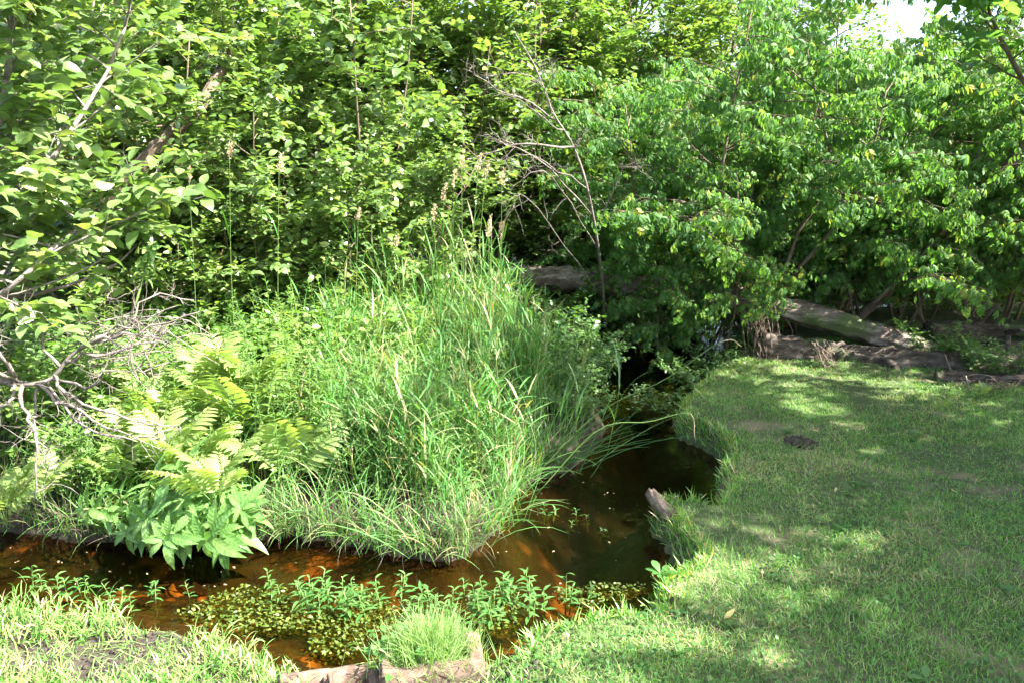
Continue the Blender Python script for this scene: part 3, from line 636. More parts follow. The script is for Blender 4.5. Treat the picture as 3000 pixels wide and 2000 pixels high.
bare("dead_sapling", "bare bleached dead sapling with twiggy branches in the thicket centre", "tree", 31,
     [at(1775, 960, 8.6), at(1760, 780, 8.1), at(1725, 570, 7.7), at(1680, 430, 7.6), at(1620, 330, 7.5), at(1570, 200, 7.5), at(1510, 100, 7.5)], .016,
     [(.62, [at(1480, 280, 7.4), at(1370, 190, 7.3)], .010), (.72, [at(1530, 220, 7.4), at(1400, 210, 7.3)], .008), (.5, [at(1520, 430, 7.3), at(1400, 455, 7.2), at(1340, 460, 7.1)], .012),
      (.5, [at(1700, 420, 7.5), at(1730, 400, 7.4)], .008), (.28, [at(1600, 480, 7.3), at(1480, 430, 7.2), at(1390, 400, 7.2)], .011), (.2, [at(1600, 520, 7.3), at(1480, 560, 7.2)], .008),
      (.25, [at(1800, 480, 7.5), at(1860, 460, 7.5)], .008), (.08, [at(1560, 590, 7.3), at(1500, 620, 7.2)], .007), (.82, [at(1620, 210, 7.4), at(1610, 180, 7.4)], .006), (.66, [at(1600, 250, 7.3), at(1570, 150, 7.3)], .007), (.58, [at(1560, 300, 7.3), at(1500, 240, 7.2)], .007), (.35, [at(1560, 460, 7.2), at(1450, 480, 7.1)], .008)], twig=2.0)
H = 3.75
bare("dead_branch", "sunbleached dead branch tangle over the stream at the left edge", "branch", 32,
     [at(-160, 1120, 3.9), at(0, 1115, H), at(80, 1125, H), at(150, 1110, H), at(210, 1040, H), at(300, 990, H)], .019,
     [(.75, [at(300, 1060, 3.8), at(430, 1020, 3.85), at(500, 1000, 3.9)], .013), (.64, [at(220, 1160, 3.7), at(370, 1240, 3.7), at(550, 1275, 3.7)], .014),
      (.47, [at(180, 1180, 3.6), at(280, 1240, 3.6), at(370, 1285, 3.6)], .012), (.95, [at(360, 960, 3.8), at(450, 870, 3.9), at(560, 890, 3.95)], .009), (.36, [at(60, 1220, 3.6), at(75, 1320, 3.5), at(95, 1480, 3.5)], .014),
      (.5, [at(110, 1250, 3.6), at(150, 1340, 3.6), at(170, 1420, 3.6)], .009), (.7, [at(140, 950, 3.8), at(60, 860, 3.8), at(0, 880, 3.8)], .010), (.35, [at(20, 1040, 3.7), at(-30, 980, 3.7)], .016),
      (.28, [at(40, 1180, 3.6), at(0, 1230, 3.6)], .010), (.9, [at(330, 980, 3.75), at(420, 970, 3.7), at(470, 960, 3.7)], .009), (.85, [at(300, 1010, 3.6), at(400, 1000, 3.6), at(560, 960, 3.6)], .012), (.25, [at(-20, 1060, 3.6), at(-60, 960, 3.6)], .013), (.6, [at(250, 1120, 3.6), at(330, 1090, 3.5), at(440, 1080, 3.5)], .009), (.56, [at(200, 1260, 3.5), at(330, 1310, 3.5), at(420, 1300, 3.5)], .009)], twig=1.5)
bare("dead_branch", "thin dead brown limb reaching right from the left edge above the brush", "branch", 33,
     [at(-100, 900, 4.3), at(60, 870, 4.3), at(190, 840, 4.2), at(330, 780, 4.3), at(400, 720, 4.4)], .014,
     [(.3, [at(120, 800, 4.2), at(190, 760, 4.2)], .006), (.7, [at(330, 870, 4.2), at(420, 860, 4.3)], .006)])
# dry brush heap behind the dead branch
rng = np.random.default_rng(34); mb = MB()
for i in range(90):
    p = at(rng.uniform(250, 520), rng.uniform(930, 1090), rng.uniform(4.6, 5.2)); a = rng.normal(0, 1, 3); a[2] *= .35
    mb.add(*tube(path(rng, p, a, rng.uniform(.15, .5), 4, .2, (0, 0, -.2)), np.linspace(.005, .002, 5), 3, cap=False))
mb.obj("brush_heap", M['dead'], label="heap of fine dry twigs behind the dead branch tangle", category="brush", kind='stuff')
# hanging dry roots and vines below the logs
def vines(label, cx_, y0, y1, Y, n, seed, w=40):
    rng = np.random.default_rng(seed); o = thing("root_tangle", label, "roots", group="dry roots hanging below the logs")
    mb = MB()
    for i in range(n):
        a = at(cx_ + rng.normal(0, w), y0 + rng.uniform(-15, 20), Y + rng.normal(0, .08)); b = at(cx_ + 25 + rng.normal(0, w * .8), y1 + rng.uniform(-60, 15), Y - .25 + rng.normal(0, .08))
        P = smooth_path([a, (a + b) / 2 + rng.normal(0, .05, 3), b], 7); mb.add(*tube(P, np.linspace(.006, .003, 7), 3, cap=False))
    mb.obj("root", M['root'], o, kind='stuff')
vines("large tangle of dry roots hanging below the big log beside the stream", 2220, 900, 1085, 8.0, 45, 41)
vines("sparse fan of dry roots below the lower log in the middle", 2405, 1010, 1090, 7.5, 22, 42, 22)
vines("short shredded roots below the rotten log at the right", 2900, 1115, 1160, 6.7, 20, 43, 60)
P = smooth_path([at(2830, 1100, 6.6), at(2836, 1150, 6.5), at(2815, 1200, 6.3), at(2770, 1225, 6.15)], 14)
MB().add(*tube(P, np.linspace(.006, .004, 14), 5)).obj("dry_vine", M['dead'], label="thin pale vine dangling from the rotten log onto the lawn", category="vine")

# ------------------------------------------------------------------ herbs and grasses
def blade_tpl(rng, L, w, a0, bend, n=5, az=0.0, base=(0, 0, 0), kink=0.0):
    """one arched grass blade: a0 angle from vertical at the base, bend added along it"""
    t = np.linspace(0, 1, n + 1); ang = a0 + bend * t ** 1.4; ds = L / n
    r = np.concatenate([[0], np.cumsum(np.sin(ang[:-1]) * ds)]); z = np.concatenate([[0], np.cumsum(np.cos(ang[:-1]) * ds)])
    wid = w * np.where(t < .25, .6 + 1.6 * t, 1.0 * (1 - ((np.maximum(t, .25) - .25) / .75) ** 1.6)) * .5
    ca, sa = math.cos(az), math.sin(az)
    C = np.c_[r * ca, r * sa, z] + np.array(base); sd = np.array([-sa, ca, 0])
    V = np.empty((2 * n + 1, 3)); V[0:2 * n:2] = C[:-1] - sd * wid[:-1, None]; V[1:2 * n:2] = C[:-1] + sd * wid[:-1, None]; V[-1] = C[-1]
    T = []
    for i in range(n - 1): a = 2 * i; T += [(a, a + 1, a + 3), (a, a + 3, a + 2)]
    T.append((2 * n - 2, 2 * n - 1, 2 * n)); return V, np.array(T)
def shoot_tpl(rng, h, nl, ll, w, lean=.15, a0=(.35, .7), bend=(.8, 1.7)):
    d = np.array([rng.normal(0, lean), rng.normal(0, lean), 1]); st_ = path(rng, (0, 0, 0), d, h, 5, .05)
    parts = [tube(st_, np.linspace(.003, .0015, 6), 3, cap=False)]; az = rng.uniform(0, 6.28)
    for i in range(nl):
        t = .12 + .86 * i / max(1, nl - 1); p, _ = sample(st_, min(t, .999)); az += 2.6 + rng.normal(0, .4)
        parts.append(blade_tpl(rng, rng.uniform(*ll) * (1.1 - .4 * abs(t - .5)), w * rng.uniform(.75, 1.2), rng.uniform(*a0), rng.uniform(*bend), 5, az, p))
    return merge(parts)
def herb_tpl(rng, h, nl, ll, lw, lean=.1, droop=.35):
    st_ = path(rng, (0, 0, 0), (rng.normal(0, lean), rng.normal(0, lean), 1), h, 5, .05)
    parts = [tube(st_, np.linspace(.004, .002, 6), 3, cap=False)]; lf = leaf_tpl([(0, 0), (.3, lw), (.65, lw * .8), (1, 0)], fold=.3, droop=droop)
    mb = MB(); P, Y, Z, S = [], [], [], []
    for i in range(nl):
        t = .12 + .87 * i / nl; p, _ = sample(st_, min(t, .999)); az = i * 2.4 + rng.normal(0, .2); el = .25 + .7 * t
        P.append(p); Y.append((math.cos(az), math.sin(az), el)); Z.append((-math.cos(az) * el, -math.sin(az) * el, 1)); S.append(rng.uniform(*ll) * (1.1 - .55 * t))
    place(mb, lf, P, np.array(Y), np.array(Z), np.array(S), .5)
    parts.append((np.concatenate(mb.V), np.concatenate(mb.T))); return merge(parts)
def scatter(mb, tpls, xy, rng, s=(.8, 1.2), tilt=.12, lean=(0, 0), z=None, dz=0.0, var=None):
    xy = np.asarray(xy, float).reshape(-1, 2)
    if len(xy) == 0: return
    z = terrain(xy[:, 0], xy[:, 1])[0] if z is None else z
    n = len(xy); az = rng.uniform(0, 6.28, n); up = np.c_[rng.normal(lean[0], tilt, n), rng.normal(lean[1], tilt, n), np.ones(n)]
    y = np.c_[np.cos(az), np.sin(az), np.zeros(n)]; y = y - up * (np.sum(y * up, 1) / np.sum(up * up, 1))[:, None]
    w = rng.integers(0, len(tpls), n); sc = rng.uniform(*s, n); v = np.clip(rng.beta(2.0, 2.2, n), 0, 1) if var is None else var
    pos = np.c_[xy, z + dz]
    for i, t in enumerate(tpls):
        k = w == i; place(mb, t, pos[k], y[k], up[k], sc[k], v[k])
def region(rng, poly_px, n, z=.3):
    P = np.array([on_z(a, b, z)[:2] for a, b in poly_px]); lo, hi = P.min(0), P.max(0); out = np.empty((0, 2))
    while len(out) < n:
        q = rng.uniform(lo, hi, (n * 2, 2)); out = np.concatenate([out, q[inside(q[:, 0], q[:, 1], P)]])
    return out[:n]
def dry_land(xy, margin=.0):
    w = inside(xy[:, 0], xy[:, 1], POLY); return xy[~w]

rng = np.random.default_rng(51)
shoots = [shoot_tpl(rng, rng.uniform(.4, .8), 10, (.10, .25), .0105, lean=.1, a0=(.45, 1.15), bend=(.2, 1.3)) for _ in range(16)]
base_bl = [blade_tpl(rng, rng.uniform(.25, .55), .007, rng.uniform(.1, .35), rng.uniform(.6, 1.8), 5) for _ in range(12)]
isl_grass = [(1000, 1600), (1180, 1630), (1340, 1632), (1430, 1570), (1480, 1470), (1540, 1400), (1590, 1330), (1590, 1200), (1530, 1100), (1350, 1050), (1050, 1080), (960, 1200), (920, 1400)]
def clumps(q, s, thr, o): return q[noise2(q[:, 0], q[:, 1], s, o) * .7 + rng.random(len(q)) * .3 > thr]
mb = MB()
q = clumps(dry_land(region(rng, isl_grass, 3000, .15)), .2, .45, 31); hgt = noise2(q[:, 0], q[:, 1], .4, 37)
scatter(mb, shoots, q[hgt < .42], rng, (.35, .75), .14); scatter(mb, shoots, q[(hgt >= .42) & (hgt < .62)], rng, (.6, 1.0), .12); scatter(mb, shoots, q[hgt >= .62], rng, (.85, 1.25), .1)
tall_sh = [shoot_tpl(rng, rng.uniform(.9, 1.2), 8, (.2, .34), .011, lean=.08, a0=(.2, .6), bend=(.2, 1.6)) for _ in range(8)]
scatter(mb, tall_sh, dry_land(region(rng, [(1120, 1150), (1420, 1160), (1480, 1080), (1350, 1030), (1080, 1050)], 46, .25)), rng, (.8, 1.15), .1)
scatter(mb, tall_sh, dry_land(region(rng, [(950, 1350), (1500, 1330), (1500, 1150), (980, 1150)], 30, .25)), rng, (.7, .95), .14)
scatter(mb, base_bl, clumps(dry_land(region(rng, isl_grass, 1700, .15)), .15, .45, 33), rng, (.4, 1.1), .35)
# fringe leaning over the water
k = rng.integers(0, len(far_xy), 1300); e = far_xy[k]; keep = (e[:, 1] < 6.3) & (e[:, 0] > -1.3) & (e[:, 0] < .25)
e = e[keep] + rng.normal(0, .05, (keep.sum(), 2)); scatter(mb, base_bl, e, rng, (.6, 1.2), .25, lean=(.15, -.25), z=np.full(len(e), .05))
e = far_xy[rng.integers(0, len(far_xy), 2600)]; e = e[(e[:, 1] < 5.0) & (e[:, 0] < -.3) & (e[:, 0] > -3)] + np.array([0, .02]); scatter(mb, base_bl, e + rng.normal(0, .05, e.shape), rng, (.4, .8), .35, lean=(.1, -.5), z=np.full(len(e), .06))
mb.obj("island_grass", M['grass'], kind='stuff', label="dense tall arching grass covering the island bank", category="grass")
reeds = [blade_tpl(rng, rng.uniform(.6, 1.0), .009, rng.uniform(.05, .2), rng.uniform(.1, .7), 6) for _ in range(10)]
mb = MB()
scatter(mb, reeds, dry_land(region(rng, [(1350, 1250), (1720, 1340), (1700, 1200), (1660, 1080), (1450, 1060), (1250, 1060)], 640, .2)), rng, (.45, .85), .2)
mb.obj("sedge_bed", M['reed'], kind='stuff', label="bluish green sedge standing in shade at the right of the island", category="sedge")
mb = MB(); e = far_xy[rng.integers(0, len(far_xy), 2600)]; e = e[(e[:, 1] < 6.5) & (e[:, 0] > -3) & (e[:, 0] < -.1)] + rng.normal(0, .035, (1, 2))
scatter(mb, base_bl, e + rng.normal(0, .03, e.shape) + np.array([0, .04]), rng, (.25, .6), .6, lean=(.1, -.9), z=rng.uniform(.04, .16, len(e)), var=rng.beta(1.2, 3, len(e)))
mb.obj("dead_thatch", M['thatch'], kind='stuff', label="brown dead grass hanging down the island bank to the water", category="dead grass")
herbs = [herb_tpl(rng, rng.uniform(.5, .8), 28, (.08, .13), .10) for _ in range(7)]
mb = MB()
left_isl = [(300, 1520), (520, 1530), (860, 1500), (900, 1400), (1000, 1200), (950, 1080), (600, 1060), (350, 1100), (150, 1200), (100, 1400)]
scatter(mb, herbs, dry_land(region(rng, left_isl, 420, .2)), rng, (.45, .95), .16)
scatter(mb, herbs, dry_land(region(rng, [(900, 1150), (1250, 1100), (1300, 1000), (900, 1000), (650, 1020)], 200, .3)), rng, (.7, 1.15), .12)
scatter(mb, herbs, clumps(dry_land(region(rng, isl_grass, 520, .2)), .3, .42, 35), rng, (.35, .9), .18)
scatter(mb, herbs, dry_land(region(rng, [(800, 1450), (1150, 1350), (1200, 1100), (900, 1050), (700, 1200)], 220, .2)), rng, (.6, 1.1), .16)
mb.obj("herb_thicket", M['herb'], kind='stuff', label="thicket of narrow-leaved herbs around the ferns", category="herbs")
mb = MB(); scatter(mb, base_bl, dry_land(region(rng, left_isl, 2600, .2)), rng, (.6, 1.3), .22)
scatter(mb, base_bl, dry_land(region(rng, [(-100, 1540), (500, 1590), (500, 1300), (-100, 1250)], 900, .2)), rng, (.6, 1.1), .25)
mb.obj("bank_grass", M['grass'], kind='stuff', label="fine grass among the ferns on the left bank", category="grass")
low = [rot_tpl(small, 0, 0)]
mb = MB(); q = dry_land(region(rng, [(-200, 1200), (1250, 1010), (1350, 900), (1000, 850), (300, 880), (-200, 1000)], 9000, .3))
zz = terrain(q[:, 0], q[:, 1])[0] + rng.beta(2, 1.6, len(q)) * .55
az = rng.uniform(0, 6.28, len(q)); place(mb, small, np.c_[q, zz], np.c_[np.cos(az), np.sin(az), rng.normal(-.1, .3, len(q))], np.c_[rng.normal(0, .4, len(q)), rng.normal(0, .4, len(q)), np.ones(len(q))], rng.uniform(.05, .09, len(q)), rng.random(len(q)))
mb.obj("ground_cover", M['dark'], kind='stuff', label="dark round-leaved ground cover behind the island grass", category="ground cover")

# ---- tall single grasses with seed heads
def seed_head(rng, p, d, L, w):
    mb = MB(); lf = leaf_tpl([(0, 0), (.4, .22), (1, 0)], fold=.3, droop=.1); n = 70
    t = rng.random(n); ax = np.array(p) + np.outer(t * L, d) + np.outer(t ** 2 * L * .15, [1, 0, -.5]); a = rng.normal(0, 1, (n, 3))
    place(mb, lf, ax + a * w * (1 - .6 * t)[:, None] * .25, d * 1.2 + a * .35, rng.normal(0, 1, (n, 3)), rng.uniform(.014, .026, n), rng.random(n)); return mb
def reed_plant(label, foot, top, seed, head=.13, nbl=3, bl=(.2, .35), group="tall grass stems with seed heads", name="grass_stem", sag=0.0, mat='grass'):
    rng = np.random.default_rng(seed); o = thing(name, label, "grass stem", group=group)
    foot, top = np.array(foot), np.array(top); mid = (foot + top) / 2 + rng.normal(0, .02, 3) + np.array([0, 0, sag])
    P = smooth_path([foot, mid, top], 14); MB().add(*tube(P, np.linspace(.0026, .0013, 14), 4), .3).obj("stem", M['green_stem'], o)
    d = nrm(P[-1] - P[-2])
    if head: seed_head(rng, P[-1] - d * head * .8, d, head, .035).obj("seed_head", M['straw'], o)
    for i in range(nbl):
        p, d2 = sample(P, .25 + .5 * (i + rng.random()) / max(1, nbl)); az = rng.uniform(0, 6.28)
        V, T = blade_tpl(rng, rng.uniform(*bl), .013, rng.uniform(.25, .6), rng.uniform(.4, 1.6), 6, az, p); MB().add(V, T, rng.random()).obj("blade", M[mat], o)
for i, (bx, by, tx, ty, Y, lab) in enumerate([
        (1375, 850, 1352, 452, 6.0, "tall grass stem with seed head, leftmost of the close central trio"), (1370, 850, 1402, 462, 6.1, "tall grass stem with thick nodding seed head in the central trio"),
        (1385, 850, 1425, 482, 6.0, "tall grass stem with seed head, right one of the central trio"), (1450, 850, 1470, 502, 6.1, "tall grass stem with seed head standing alone right of the trio"),
        (1330, 850, 1328, 508, 6.2, "tall grass stem with seed head just left of the trio"), (1310, 850, 1300, 548, 6.2, "shorter grass stem with seed head left of the trio"),
        (1290, 900, 1268, 610, 5.9, "bent grass stem with brown drooping seed head"), (1440, 900, 1432, 640, 5.9, "short grass stem with seed head above the bleached log's left end"),
        (1420, 900, 1430, 655, 5.8, "short paired grass stem with seed head before the log"), (1460, 900, 1465, 660, 5.8, "short grass stem with seed head close to the log"),
        (800, 900, 818, 460, 5.6, "very tall thin pale grass stem above the ferns"), (560, 880, 552, 500, 5.4, "tall thin grass stem in front of the diagonal trunk"),
        (680, 900, 672, 430, 5.4, "tall thin grass stem between the diagonal trunk and the ferns"), (1040, 870, 1050, 620, 6.0, "brown-topped grass stem right of the fern fronds"), (1180, 880, 1160, 700, 5.9, "short brown-topped grass stem above the tall grass")]):
    f = at(bx, by, Y); f[2] = gz(f[0], Y); reed_plant(lab, f, at(tx, ty, Y + .1), 60 + i, head=.13 if i < 11 else .08, nbl=2)
for i, (f, t, s_, lab) in enumerate([((1500, 1330), (1600, 900), 5.5, "upright reed with folded blade left of the dark water"), ((1640, 1350), (1640, 1040), 5.2, "reed with pale narrow leaf standing at the dark water"),
        ((1690, 1340), (1730, 990), 5.3, "slanting bare reed over the dark water"), ((1780, 1320), (1820, 1030), 5.3, "broken-topped reed standing in the dark water"), ((1560, 1360), (1560, 950), 5.1, "reed with two arching leaves at the sedge edge"),
        ((1440, 1300), (1440, 640), 5.6, "broad-leaved reed rising above the log's left end"), ((1380, 1280), (1350, 700), 5.6, "broad-leaved reed in the middle of the grass crest"), ((1300, 1250), (1260, 720), 5.7, "broad-leaved reed at the left of the grass crest"),
        ((1480, 1320), (1530, 760), 5.5, "slender reed leaning right in front of the log"), ((1420, 1300), (1410, 760), 5.4, "grey-leaved reed in the grass crest")]):
    a = on_z(*f, .12); b = at(*t, s_); reed_plant(lab, a, b, 90 + i, head=0, nbl=4, bl=(.25, .42), group="broad reeds on the island", name="reed", mat='reed')
# arching dry-tipped reed reaching over the lawn
a = on_z(1560, 1400, .05); P = smooth_path([a, at(1750, 1210, 4.9), at(1950, 1110, 4.8), at(2080, 1020, 4.75), at(2140, 995, 4.72), at(2172, 1015, 4.7)], 20)
o = thing("reed", "long arching reed with pale dry tip reaching over the lawn edge", "grass stem", group="broad reeds on the island")
MB().add(*tube(P[:14], np.linspace(.004, .0025, 14), 4), .4).obj("stem", M['green_stem'], o); MB().add(*tube(P[13:], np.linspace(.005, .002, 7), 5), .8).obj("dry_tip", M['straw'], o)
P = smooth_path([on_z(1560, 1460, .05), at(1750, 1260, 4.6), at(1900, 1235, 4.5), at(2020, 1210, 4.45), at(2035, 1285, 4.4)], 18)
o = thing("reed", "arching reed bent down over the dark water with dry drooping end", "grass stem", group="broad reeds on the island")
MB().add(*tube(P[:14], np.linspace(.0035, .0022, 14), 4), .4).obj("stem", M['green_stem'], o); MB().add(*tube(P[13:], np.linspace(.004, .002, 5), 5), .8).obj("dry_tip", M['straw'], o)
# rush tuft leaning over the water on the right of the island
rng = np.random.default_rng(55); o = thing("rush_tuft", "tuft of long stiff rushes fanning right over the dark water", "rush")
for i in range(48):
    f = on_z(1620 + rng.normal(0, 55), 1375 + rng.normal(0, 14), .04); d = np.array([rng.normal(.45, .4), rng.normal(-.1, .25), rng.uniform(.5, 1.1)])
    P = path(rng, f, d, rng.uniform(.4, .85), 7, .05, (0, 0, -.35)); MB().add(*tube(P, np.linspace(.004, .0012, 8), 4, cap=False), rng.random()).obj("blade", M['reed'], o)

# ---- ferns
def frond_mesh(seed, L=.6):
    rng = np.random.default_rng(seed); t = np.linspace(0, 1, 12); ang = .25 + 1.0 * t ** 1.5
    r = np.concatenate([[0], np.cumsum(np.sin(ang[:-1]) * L / 11)]); z = np.concatenate([[0], np.cumsum(np.cos(ang[:-1]) * L / 11)])
    C = np.c_[np.zeros(12), r, z]; mb = MB().add(*tube(C, np.linspace(.003, .001, 12), 3, cap=False), .2)
    pin = leaf_tpl([(0, 0), (.1, .07), (.35, .105), (.65, .085), (.85, .05), (1, 0)], fold=.2, droop=.35, wav=.02); P, Y, Z, S = [], [], [], []
    for i in range(12):
        u_ = .30 + .66 * i / 12; p, d = sample(C, min(u_, .999)); up = nrm(np.cross((1, 0, 0), d)); s = L * .30 * math.sin(math.pi * (.18 + .8 * i / 12)) ** .7
        for sg in (-1, 1): P.append(p); Y.append(np.array([sg, 0, 0]) + d * (.45 + .03 * i) + rng.normal(0, .06, 3)); Z.append(up + rng.normal(0, .12, 3)); S.append(max(.03, s))
    P.append(C[-1]); Y.append(d); Z.append(up); S.append(.05)
    place(mb, pin, P, np.array(Y), np.array(Z), np.array(S), rng.uniform(.3, .7, len(P))); return mb.mesh("frond", M['fern'])
FR = [frond_mesh(s) for s in (1, 2, 3, 4)]
def fern(label, foot, n, s, seed, z=None, tilt=.0):
    rng = np.random.default_rng(seed); f = on_ground(*foot, .25); o = thing("fern", label, "fern", f, 0, 1, "ferns on the stream bank")
    for i in range(n):
        c = link("frond", FR[i % 4], o); c.rotation_euler = (rng.normal(.05, .15) + tilt, rng.normal(0, .15), 6.28 * i / n + rng.normal(0, .35)); k = s * .88 * rng.uniform(.7, 1.15); c.scale = (k, k, k)
for i, (f, n, s, lab) in enumerate([((720, 1340), 9, 1.3, "tall pale yellow-green fern catching the sun above the broad-leaved plant"), ((650, 1240), 8, 1.3, "pale fern behind the tallest fern near the undergrowth"),
        ((500, 1420), 8, .9, "fern below the dead branch tangle at left"), ((850, 1430), 8, .95, "fern at the edge of the tall grass"), ((360, 1450), 8, .85, "fern spreading low at the left bank"),
        ((640, 1490), 7, .8, "small fern just behind the broad-leaved plant"), ((480, 1280), 7, 1.0, "half-shaded fern behind the dead branch tips"), ((800, 1290), 7, 1.1, "fern with upright fronds beside the seed stems"),
        ((760, 1230), 8, 1.15, "tall fern at the back of the fern patch"), ((560, 1330), 7, 1.0, "fern between the dead branch tips and the tallest fern"), ((900, 1330), 7, .95, "fern half swallowed by the tall grass"), ((600, 1420), 7, .85, "fern directly above the broad-leaved plant"), ((420, 1370), 7, .9, "fern under the end of the dead branch"),
        ((20, 1540), 8, .7, "dark green shaded fern at the left edge by the water"), ((130, 1490), 7, .6, "shaded fern under the dangling dead twig"),
        ((2195, 1098), 6, .35, "small bright fern under the hanging roots at the lawn edge"), ((2760, 1200), 5, .22, "tiny fern on the lawn near the dangling vine"), ((2880, 1165), 6, .3, "little fern in shade below the rotten log"), ((2690, 1165), 5, .17, "tiniest fern sprig on the shaded back lawn")]):
    fern(lab, f, n, s, 200 + i)

# ---- broad-leaved plant over the stream
def broad_mesh(i):
    rng = np.random.default_rng(300 + i); prof = [(0, 0), (.08, .05), (.2, .105), (.36, .15), (.52, .145), (.7, .105), (.86, .05), (1, 0)]
    V, T = leaf_tpl(prof, fold=.22, droop=.25 + .12 * i, wav=.012); return MB().add(V, T, .3 + .15 * i).mesh("broad_leaf", M['joe'])
BL = [broad_mesh(i) for i in range(4)]
def broad_plant(label, foot, top, seed, whorls=6, size=(.15, .24), name="broad_leaved_plant"):
    rng = np.random.default_rng(seed); o = thing(name, label, "plant", group="broad-leaved plants over the stream")
    P = smooth_path([foot, (np.array(foot) * .5 + np.array(top) * .5) + np.array([0, .05, .05]), top], 12); MB().add(*tube(P, np.linspace(.007, .004, 12), 6)).obj("stem", M['green_stem'], o)
    A, Y, Z, S = [], [], [], []
    for i in range(whorls):
        t = .35 + .645 * i / (whorls - 1); p, d = sample(P, min(t, .999)); x_ = nrm(np.cross(d, (0.3, 1, .1))); y_ = np.cross(d, x_); n = 4 if i < whorls - 1 else 6
        for k in range(n):
            a = 2 * np.pi * k / n + i * .8 + rng.normal(0, .12); rad = x_ * math.cos(a) + y_ * math.sin(a); e = -.05 + .55 * (i / (whorls - 1)) ** 2 + rng.normal(0, .22)
            A.append(p); Y.append(rad + d * e); Z.append(d - rad * e + np.array([0, 0, .5])); S.append(rng.uniform(*size) * rng.uniform(.6, .95) * (1.05 - .35 * (i == whorls - 1)))
    leaf_parts(o, BL, np.array(A), np.array(Y), np.array(Z), np.array(S))
for i, (f, t, Y, sz, lab) in enumerate([((560, 1600), (430, 1520), 3.7, (.17, .25), "broad-leaved plant with star-shaped leaf whorl leaning lowest over the water"),
        ((640, 1590), (520, 1375), 3.95, (.17, .25), "tallest broad-leaved plant in the leaning cluster"), ((700, 1600), (600, 1580), 3.7, (.16, .24), "broad-leaved plant drooping to the water at the right of the cluster"),
        ((600, 1590), (540, 1460), 3.8, (.16, .22), "broad-leaved plant in the middle of the cluster"), ((740, 1590), (705, 1490), 3.85, (.14, .2), "broad-leaved plant at the right end of the cluster"),
        ((380, 1570), (240, 1490), 3.9, (.12, .16), "smaller broad-leaved plant at the left of the cluster"), ((520, 1590), (440, 1420), 3.95, (.16, .22), "broad-leaved plant behind the star-shaped whorl"),
        ((650, 1600), (640, 1440), 3.95, (.15, .21), "upright broad-leaved plant behind the right end of the cluster"), ((420, 1580), (330, 1440), 4.1, (.14, .19), "half-hidden broad-leaved plant behind the smaller one"), ((580, 1590), (480, 1580), 3.6, (.14, .2), "broad-leaved plant drooping lowest in the middle of the cluster"), ((480, 1590), (370, 1560), 3.75, (.12, .18), "broad-leaved plant spreading left below the star-shaped whorl")]):
    broad_plant(lab, on_z(*f, .08), at(*t, Y), 400 + i, whorls=7, size=(sz[0] * 1.15, sz[1] * 1.15))
# willow-like leafy shoot standing above the brush
broad_plant("upright shoot with long narrow leaves above the brush heap", at(395, 900, 4.3), at(445, 715, 4.3), 420, whorls=7, size=(.08, .11), name="leafy_shoot")

# ---- young water plants along the near shore
rng = np.random.default_rng(71)
SL = [MB().add(*leaf_tpl([(0, 0), (.2, .11), (.5, .14), (.8, .07), (1, 0)], fold=.3, droop=d), v).mesh("shoot_leaf", M['shoot']) for d, v in ((.2, .3), (.4, .5), (.55, .75))]
SS = MB().add(*tube(path(rng, (0, 0, -.05), (0, 0, 1), .2, 5, .06), np.linspace(.004, .002, 6), 4)).mesh("shoot_stem", M['green_stem'])
def water_shoot(p, s, label, group):
    o = thing("water_plant", label, "plant", p, rng.uniform(0, 6.28), s, group, tilt=(rng.normal(0, .15), rng.normal(0, .15))); link("stem", SS, o)
    A, Y, Z, S = [], [], [], []
    for i in range(9):
        t = .25 + .75 * i / 8; az = i * 1.57 + (i // 2) * .3 + rng.normal(0, .2); el = .1 + .7 * t
        A.append((0, 0, t * .15)); Y.append((math.cos(az), math.sin(az), el)); Z.append((-math.cos(az) * el, -math.sin(az) * el, 1)); S.append(rng.uniform(.055, .085) * (1.1 - .4 * t))
    leaf_parts(o, SL, np.array(A), np.array(Y), np.array(Z), np.array(S))
q = region(rng, [(780, 1720), (1050, 1740), (1300, 1745), (1600, 1720), (1780, 1745), (1600, 1790), (1450, 1860), (1390, 1880), (1000, 1830), (780, 1790)], 76, 0)
for a in q: water_shoot((a[0], a[1], max(0, gz(*a)) - .02), rng.uniform(.6, 1.05), "young upright leafy shoot standing in the shallow water near the blocks", "leafy shoots in the shallows near the blocks")
q = region(rng, [(1560, 1470), (1680, 1500), (1850, 1560), (1800, 1600), (1620, 1540)], 7, 0)
for a in q: water_shoot((a[0], a[1], -.06), rng.uniform(.5, .75), "small leafy sprig half sunk in the dark pool", "sprigs in the dark pool")
q = region(rng, [(50, 1700), (500, 1720), (700, 1760), (500, 1800), (100, 1780)], 14, 0)
for a in q: water_shoot((a[0], a[1], max(0, gz(*a)) - .02), rng.uniform(.55, .9), "sunlit leafy sprig at the muddy left shore", "sprigs on the muddy left shore")
mb = MB(); q = region(rng, [(700, 1715), (1250, 1730), (1500, 1760), (1850, 1690), (1900, 1720), (1500, 1850), (1050, 1940), (800, 1880), (500, 1800)], 9500, 0)
kk = noise2(q[:, 0], q[:, 1], .22, 3) > .46; q = q[kk]; az = rng.uniform(0, 6.28, len(q))
place(mb, small, np.c_[q, rng.uniform(-.035, .012, len(q))], np.c_[np.cos(az), np.sin(az), rng.normal(.2, .3, len(q))], np.c_[rng.normal(0, .4, len(q)), rng.normal(0, .4, len(q)), np.ones(len(q))], rng.uniform(.012, .026, len(q)), rng.random(len(q)))
mb.obj("water_weed", M['moss'], kind='stuff', label="yellow-green water weed floating along the near shore", category="water weed")

